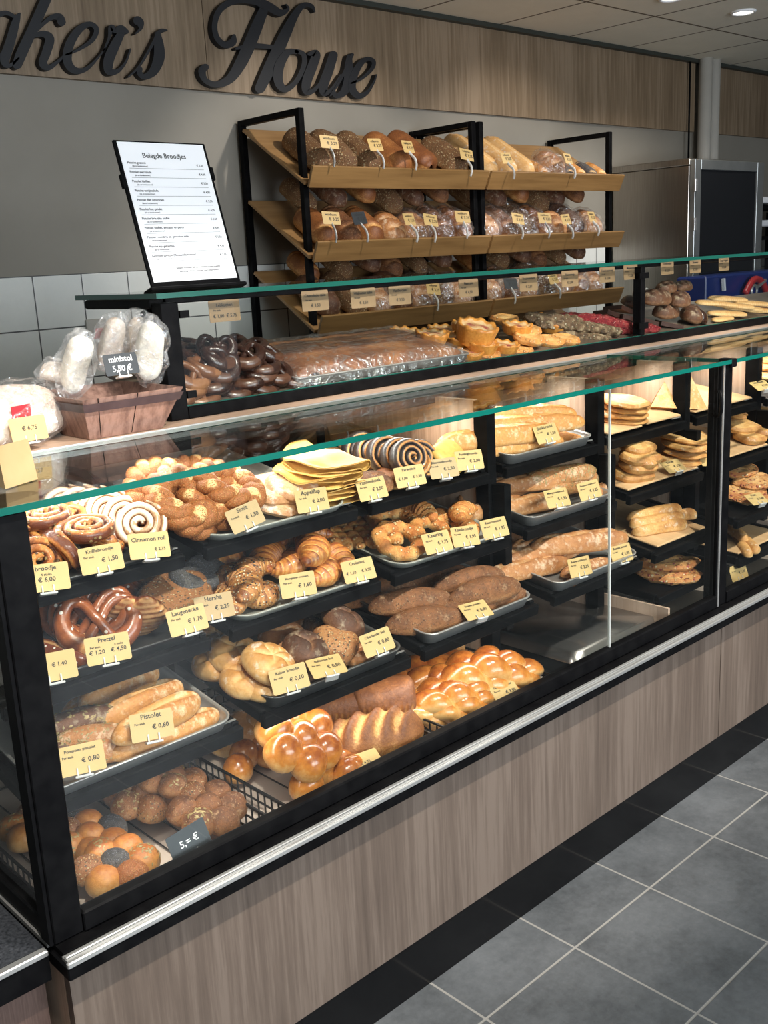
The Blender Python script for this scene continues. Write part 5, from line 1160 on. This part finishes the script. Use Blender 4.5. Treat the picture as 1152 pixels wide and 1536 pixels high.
# menu board on the upper glass
ms = empty('menu_board', (1.25, 1.93, UZ+.0195), 'white printed menu sheet in a black frame leaning on the upper glass', 'menu board')
ms.matrix_world = Matrix.Translation((1.172, 1.95, UZ+.032)) @ Matrix.Rotation(R(-17.5), 4, 'X')
MB().box(-.003, .227, 0, .006, -.003, .320, bev=.001).build('frame', BLACK, ms); MB().box(.004, .220, -.0012, -.0003, .008, .316).build('sheet', PAPER, ms)
MB().box(-.012, .236, -.010, .025, -.012, -.0035, bev=.002).build('stand_foot', BLACK, ms)
for xx in (-.0035, .2275): MB().box(xx-.004, xx+.004, -.002, .008, .235 if xx > 0 else .215, .265 if xx > 0 else .245, bev=.001).build('edge_clip', BLACK, ms)
text('Belegde Broodjes', .0155, TEXTM, ms, (.112, -.0016, .282))
rows = ['Pistolet gezond', 'Pistolet eiersalade', 'Pistolet kipfilet', 'Pistolet tonijnsalade', 'Pistolet filet Americain', 'Pistolet hot gehakt', 'Pistolet brie alba truffel', 'Pistolet kipfilet, avocado en pesto', 'Pistolet roombrie en gerookte zalm', 'Pistolet kip gehaktbal', 'Gezonde spinazie (Mozzarella/tomaat)']
for i, s in enumerate(rows):
    z = .268-.0205*i; me = textmesh(s, .0072)
    w_ = max(v_.co.x for v_ in me.vertices); text(s, .0072, TEXTM, ms, (.016+w_, -.0016, z)); text('€ 4,95' if i % 2 else '€ 5,50', .0066, TEXTM, ms, (.198, -.0016, z-.003))
    me2 = textmesh('(sla en komkommer)', .0045); text('(sla en komkommer)', .0045, TEXTM, ms, (.045, -.0016, z-.0065)); MB().box(.018, .206, -.0016, -.0013, z-.0102, z-.0097).build('rule_line', TEXTM, ms)
text('belegde broodjes zelf samenstellen is ook mogelijk', .0056, TEXTM, ms, (.125, -.0016, .035)); text('extra ingrediënten worden apart afgerekend.', .0056, TEXTM, ms, (.125, -.0016, .027))

# socket on the tiles
o = MB().box(1.905, 1.99, WY-.02, WY-.009, 1.285, 1.335, bev=.003).build('wall_socket', PIPEM); tag(o, 'small grey wall socket on the tiles behind the box', 'socket')

# ------------------------------------------------------------------ bread racks
RX = [2.69, 3.735, 4.79]


def rackpost(e, x, y, z1=2.09): part(MB().box(x, x+.026, y, y+.026, .0, z1, bev=.002), 'post', BLACK, e)


for k in (0, 1):
    x0, x1 = RX[k]+(0 if k == 0 else .012), RX[k+1]-.014+(.0 if k == 0 else .02)
    e = empty('bread_rack', (x0, 3.28, 0), ('left black framed bread rack with sloping wooden shelves', 'right black framed bread rack with sloping wooden shelves')[k], 'rack', 'bread racks')
    for x in (x0, x1-.026):
        for y in (3.275, 3.655): rackpost(e, x, y)
        part(MB().box(x, x+.026, 3.302, 3.654, 2.066, 2.09, bev=.002), 'top_bar', BLACK, e)
    for zf in (1.812, 1.528, 1.238, .95):
        M = Matrix.Translation((x0-.012, 3.25, zf)) @ Matrix.Rotation(RS, 4, 'X'); w = x1-x0-.004
        part(MB().box(.0, w+.014, .0, .45, -.014, 0, M=M, bev=.002), 'shelf_board', SHELFW, e)
        M2 = Matrix.Translation((x0-.012, 3.238, zf-.012)) @ Matrix.Rotation(R(24), 4, 'X')
        part(MB().box(.0, w+.014, -.014, -.001, -.008, .078, M=M2, bev=.002), 'front_lip', SHELFX, e)


def rackbread(kind, pl, x, s, label, cat, group, lift=0, rz=90, scl=1., i=None, bag=False, rx=0):
    ms_ = P_[kind]; me = ms_[((_cnt.get(kind, -1)+1) if i is None else i) % len(ms_)]; y, z, a = PL[pl]; h = me['hh']*scl+lift+.001
    c = np.array([x, y+s*math.cos(a)-h*math.sin(a), z+s*math.sin(a)+h*math.cos(a)])
    o = put(kind, c, Matrix.Rotation(a, 4, 'X') @ Matrix.Rotation(R(rz), 4, 'Z') @ Matrix.Rotation(R(rx), 4, 'X'), label, cat, group, scl, i)
    if bag:
        b = np.array([v_.co for v_ in me.vertices]); d = b.max(0)-b.min(0); key = 'bag_'+me.name
        if key not in P_: P_[key] = [crinkle('bag', FILM, d[0]*1.15, d[1]*1.12, d[2]*1.12, len(P_))]
        f_ = bpy.data.objects.new('bag', P_[key][0]); sc.collection.objects.link(f_); f_.parent = o
    return o


TR = [('r1', [('rack_seed', 2.80), ('rack_seed', 2.93), ('rack_seed', 3.07), ('rack_tan', 3.24), ('rack_tan', 3.385), ('rack_seed', 3.60)]),
      ('r2', [('rack_brown', 2.80), ('rack_brown', 2.93), ('rack_brown', 3.06), ('rack_flour', 3.20), ('rack_flour', 3.345, 1), ('rack_brown', 3.49, 1), ('rack_brown', 3.62, 1)]),
      ('r3', [('rack_dark', 2.80), ('rack_seed', 2.95), ('rack_flour', 3.09, 1), ('rack_dark', 3.23), ('rack_flour', 3.35, 1), ('rack_seed', 3.48, 1), ('rack_flour', 3.61, 1)]),
      ('r1', [('rack_white', 3.83), ('rack_white', 3.97), ('rack_white', 4.10), ('rack_roll', 4.23, 1), ('rack_flour', 4.34, 1), ('rack_roll', 4.45), ('rack_roll', 4.54), ('rack_roll', 4.64), ('rack_roll', 4.72)]),
      ('r2', [('rack_flour', 3.82, 1), ('rack_brown', 3.95, 1), ('rack_seed', 4.09, 1), ('rack_brown', 4.22, 1), ('rack_flour', 4.35), ('rack_dark', 4.50, 1), ('rack_flour', 4.66, 1)]),
      ('r3', [('rack_flour', 3.83, 1), ('rack_brown', 3.96, 1), ('rack_flour', 4.10, 1), ('rack_seed', 4.24, 1), ('rack_flour', 4.38, 1), ('rack_brown', 4.52, 1), ('rack_flour', 4.66, 1)])]
DS = {'rack_seed': 'seed crusted loaf', 'rack_tan': 'smooth tan loaf', 'rack_brown': 'brown loaf', 'rack_flour': 'floury slashed loaf', 'rack_dark': 'dark crusted loaf', 'rack_white': 'long pale loaf', 'rack_roll': 'small slashed roll'}
tn = {'r1': 'top', 'r2': 'second', 'r3': 'third'}
for q, (pl, lst) in enumerate(TR):
    rk = 'left' if q < 3 else 'right'
    for it in lst:
        k, x = it[0], it[1]; bg = len(it) > 2; half = {'rack_flour': .12, 'rack_roll': .10, 'rack_white': .20, 'rack_brown': .135}.get(k, .16)
        rackbread(k, pl, x, half+.01, '%s%s on the %s shelf of the %s rack' % ('bagged ' if bg else '', DS[k], tn[pl], rk), 'loaf' if k != 'rack_roll' else 'roll', 'breads on the %s shelf, %s rack' % (tn[pl], rk), bag=bg)
    # a second row behind
    xs = np.linspace(RX[0 if q < 3 else 1]+.14, RX[1 if q < 3 else 2]-.12, 6)
    if pl != 'r1':
        for j, x in enumerate(xs): rackbread(('rack_dark', 'rack_seed', 'rack_brown')[(j*2+q) % 3], pl, x, .33, 'loaf in the shadowed back row, %s shelf, %s rack' % (tn[pl], rk), 'loaf', 'dark back row, %s shelf, %s rack' % (tn[pl], rk), lift=.05+.02*(j*7 % 3), scl=.78+.05*(j*5 % 4), i=j*3 % 2)
# rack cards with clear holders
RC = [(494, 213, 0), (563, 217, 0), (612, 220, 0), (700, 232, 0), (497, 327, 0), (539, 327, 1), (614, 329, 0), (646, 330, 0), (694, 325, 0), (760, 237, 0), (852, 238, 0), (777, 328, 0), (817, 327, 0), (849, 329, 0), (888, 325, 0), (650, 433, 0), (766, 425, 1), (830, 418, 0)]
for i, (u, v, d) in enumerate(RC):
    p = aty(u, v, 3.21); e = card(u, v, 3.205, [('€ 3,25', .018, .012, -.010), ('volkoren' if i % 2 else 'waldkorn', .014, 0, .010)], 'small %s card clipped to the rack' % ('dark slate' if d else 'yellow'), .082, .052, SLATE if d else CARDY, (-8, 5, 12, 0)[i % 4], (4, -3, 0, 8)[i % 4], 18, CHALK if d else None, False)
    e['group'] = 'price cards on the bread racks'; ITEMS.append(e)
    h = MB(); h.add(*sweep(crv([(0, .004, -.02), (.002, -.004, -.04), (-.002, -.016, -.06), (0, -.012, -.085), (.001, .0, -.10)], 16), .006, 8, up=(1, 0, 0), flat=.5)).build('clip', CLIP, e)
for i, x in enumerate((2.86, 3.0, 3.2)):
    pass

# ------------------------------------------------------------------ oven and slicer
ov = empty('oven_cabinet', (5.38, 3.13, 0), 'tall stainless steel oven cabinet with dark glass door', 'oven')
part(MB().box(5.37, 6.17, 3.16, 3.66, .2, 1.925, bev=.004), 'body', STEELV, ov)
part(MB().box(5.365, 6.175, 3.155, 3.665, 1.926, 1.962, bev=.003), 'top_cover', STEELV, ov)
dr = part(MB().box(5.375, 5.44, 3.125, 3.158, .3, 1.955, bev=.003).box(6.09, 6.17, 3.125, 3.158, .3, 1.955, bev=.003).box(5.441, 6.089, 3.125, 3.158, 1.90, 1.955, bev=.003), 'door', noisy('satin_steel', (.36, .38, .38), (.44, .46, .46), 8, .4, .05, metal=.8), ov)
gp = part(MB().box(5.441, 6.089, 3.132, 3.138, .3, 1.899), 'glass_pane', mat('smoked_glass', (.012, .013, .015), .06), ov)
for z in (1.83, 1.62, 1.40): part(MB().box(5.36, 5.385, 3.112, 3.124, z-.05, z+.02, bev=.003), 'door_hinge', STEEL, ov)
sl = empty('bread_slicer', (5.0, 2.85, .9), 'blue bread slicing machine with red curved handle behind the case', 'machine')
BLUE = mat('blue_enamel', (.012, .03, .16), .35); REDP = mat('red_plastic', (.45, .03, .035), .35)
p0 = aty(1062, 420, 2.9); part(MB().box(p0[0]-.02, p0[0]+.9, 2.9, 3.08, .7, p0[2]+.02, bev=.01), 'casing', BLUE, sl)
pts = [aty(u, v, 2.86) for u, v in ((1118, 440), (1130, 420), (1142, 422), (1150, 440), (1152, 462), (1150, 480))]; V, F = sweep(crv(pts, 40), .018, 12, up=(0, 1, 0)); part(MB().add(V, F), 'handle', REDP, sl)
pc = aty(1131, 436, 2.85); c = [(pc[0]+.03*math.cos(a), pc[1], pc[2]+.03*math.sin(a)) for a in np.linspace(0, 2*math.pi, 25)[:-1]]; V, F = sweep(c, .009, 8, True, up=(0, 1, 0)); part(MB().add(V, F), 'lever_ring', STEEL, sl)
a_, b_ = aty(1136, 430, 2.85), aty(1148, 420, 2.85); mb = MB(); bar(mb, a_, b_, .016); part(mb, 'lever_arm', STEEL, sl)
mb = MB(); a_, b_ = aty(1085, 418, 2.88), aty(1086, 436, 2.88); bar(mb, a_, b_, .016); part(mb, 'switch_strip', PAPER, sl)
for i, (u, v) in enumerate(((1143, 300), (1140, 335))):
    p = aty(u, v, 3.3); o = MB().box(p[0]-.03, p[0]+.30, 3.3, 3.5, p[2]-.02, p[2]+.02, bev=.006).build('paper_roll_box', PAPER); tag(o, ('white box on the upper right rack edge', 'white box on the lower right rack edge')[i], 'box', 'white boxes at the right edge')
o = MB().box(6.22, 6.26, 3.28, 3.6, 0, 1.72).box(6.26, 7.2, 3.28, 3.6, 1.695, 1.72).box(6.26, 7.2, 3.28, 3.6, 1.50, 1.525).box(7.16, 7.2, 3.28, 3.6, 0, 1.69).build('dark_shelf_unit', BLACK); tag(o, 'dark shelf unit at the right frame edge beside the oven', 'shelf unit')

# ------------------------------------------------------------------ labels: what sets look-alikes apart
ORD = ['first', 'second', 'third', 'fourth', 'fifth', 'sixth', 'seventh', 'eighth', 'ninth', 'tenth', 'eleventh', 'twelfth']
bpy.context.view_layer.update()
by = {}
for o in ITEMS: by.setdefault(o['label'], []).append(o)
for lab, os_ in by.items():
    if len(os_) == 1: continue
    pr = [(proj(o.matrix_world.translation), o) for o in os_]; n = len(pr)
    us = sorted(p[0] for p, _ in pr); vs = sorted(p[1] for p, _ in pr)

    def rankstr(L_, key):
        L_ = sorted(L_, key=key); m = len(L_); out = {}
        for i, x in enumerate(L_):
            out[x[1].name] = 'leftmost' if i == 0 else 'rightmost' if i == m-1 else (ORD[i]+' from left' if i < m/2 else ORD[m-1-i]+' from right')
        return out
    if n <= 7:
        r = rankstr(pr, lambda t: t[0][0]); sp2 = (vs[-1]-vs[0]) > 2.2*(us[-1]-us[0])
        if sp2:
            L_ = sorted(pr, key=lambda t: t[0][1])
            for i, x in enumerate(L_): x[1]['label'] = ('topmost ' if i == 0 else 'bottom ' if i == n-1 else ORD[i]+' from top ')+lab
        else:
            for x in pr: x[1]['label'] = r[x[1].name]+' '+lab
    else:
        L_ = sorted(pr, key=lambda t: -(t[0][1]+.30*(t[0][0]-576))); k = max(2, round(n/5)); k = min(k, 5); cut = [round(n*i/k) for i in range(k+1)]
        nm = {2: ['front', 'back'], 3: ['front', 'middle', 'back'], 4: ['front', 'second', 'third', 'back'], 5: ['front', 'second', 'third', 'fourth', 'back']}[k]
        if 'rack' in lab and 'card' in lab: L_ = sorted(pr, key=lambda t: -t[0][1])
        for i in range(k):
            g = L_[cut[i]:cut[i+1]]; r = rankstr(g, lambda t: t[0][0])
            for x in g: x[1]['label'] = '%s, %s row, %s' % (lab, nm[i], r[x[1].name])
for o in ITEMS:
    if not o.get('group'): o.pop('group', None) if 'group' in o.keys() else None
bpy.context.view_layer.update()
for o in bpy.data.objects:
    w = o.get('label')
    if w and len(w.split()) > 16: print('LONG', w)
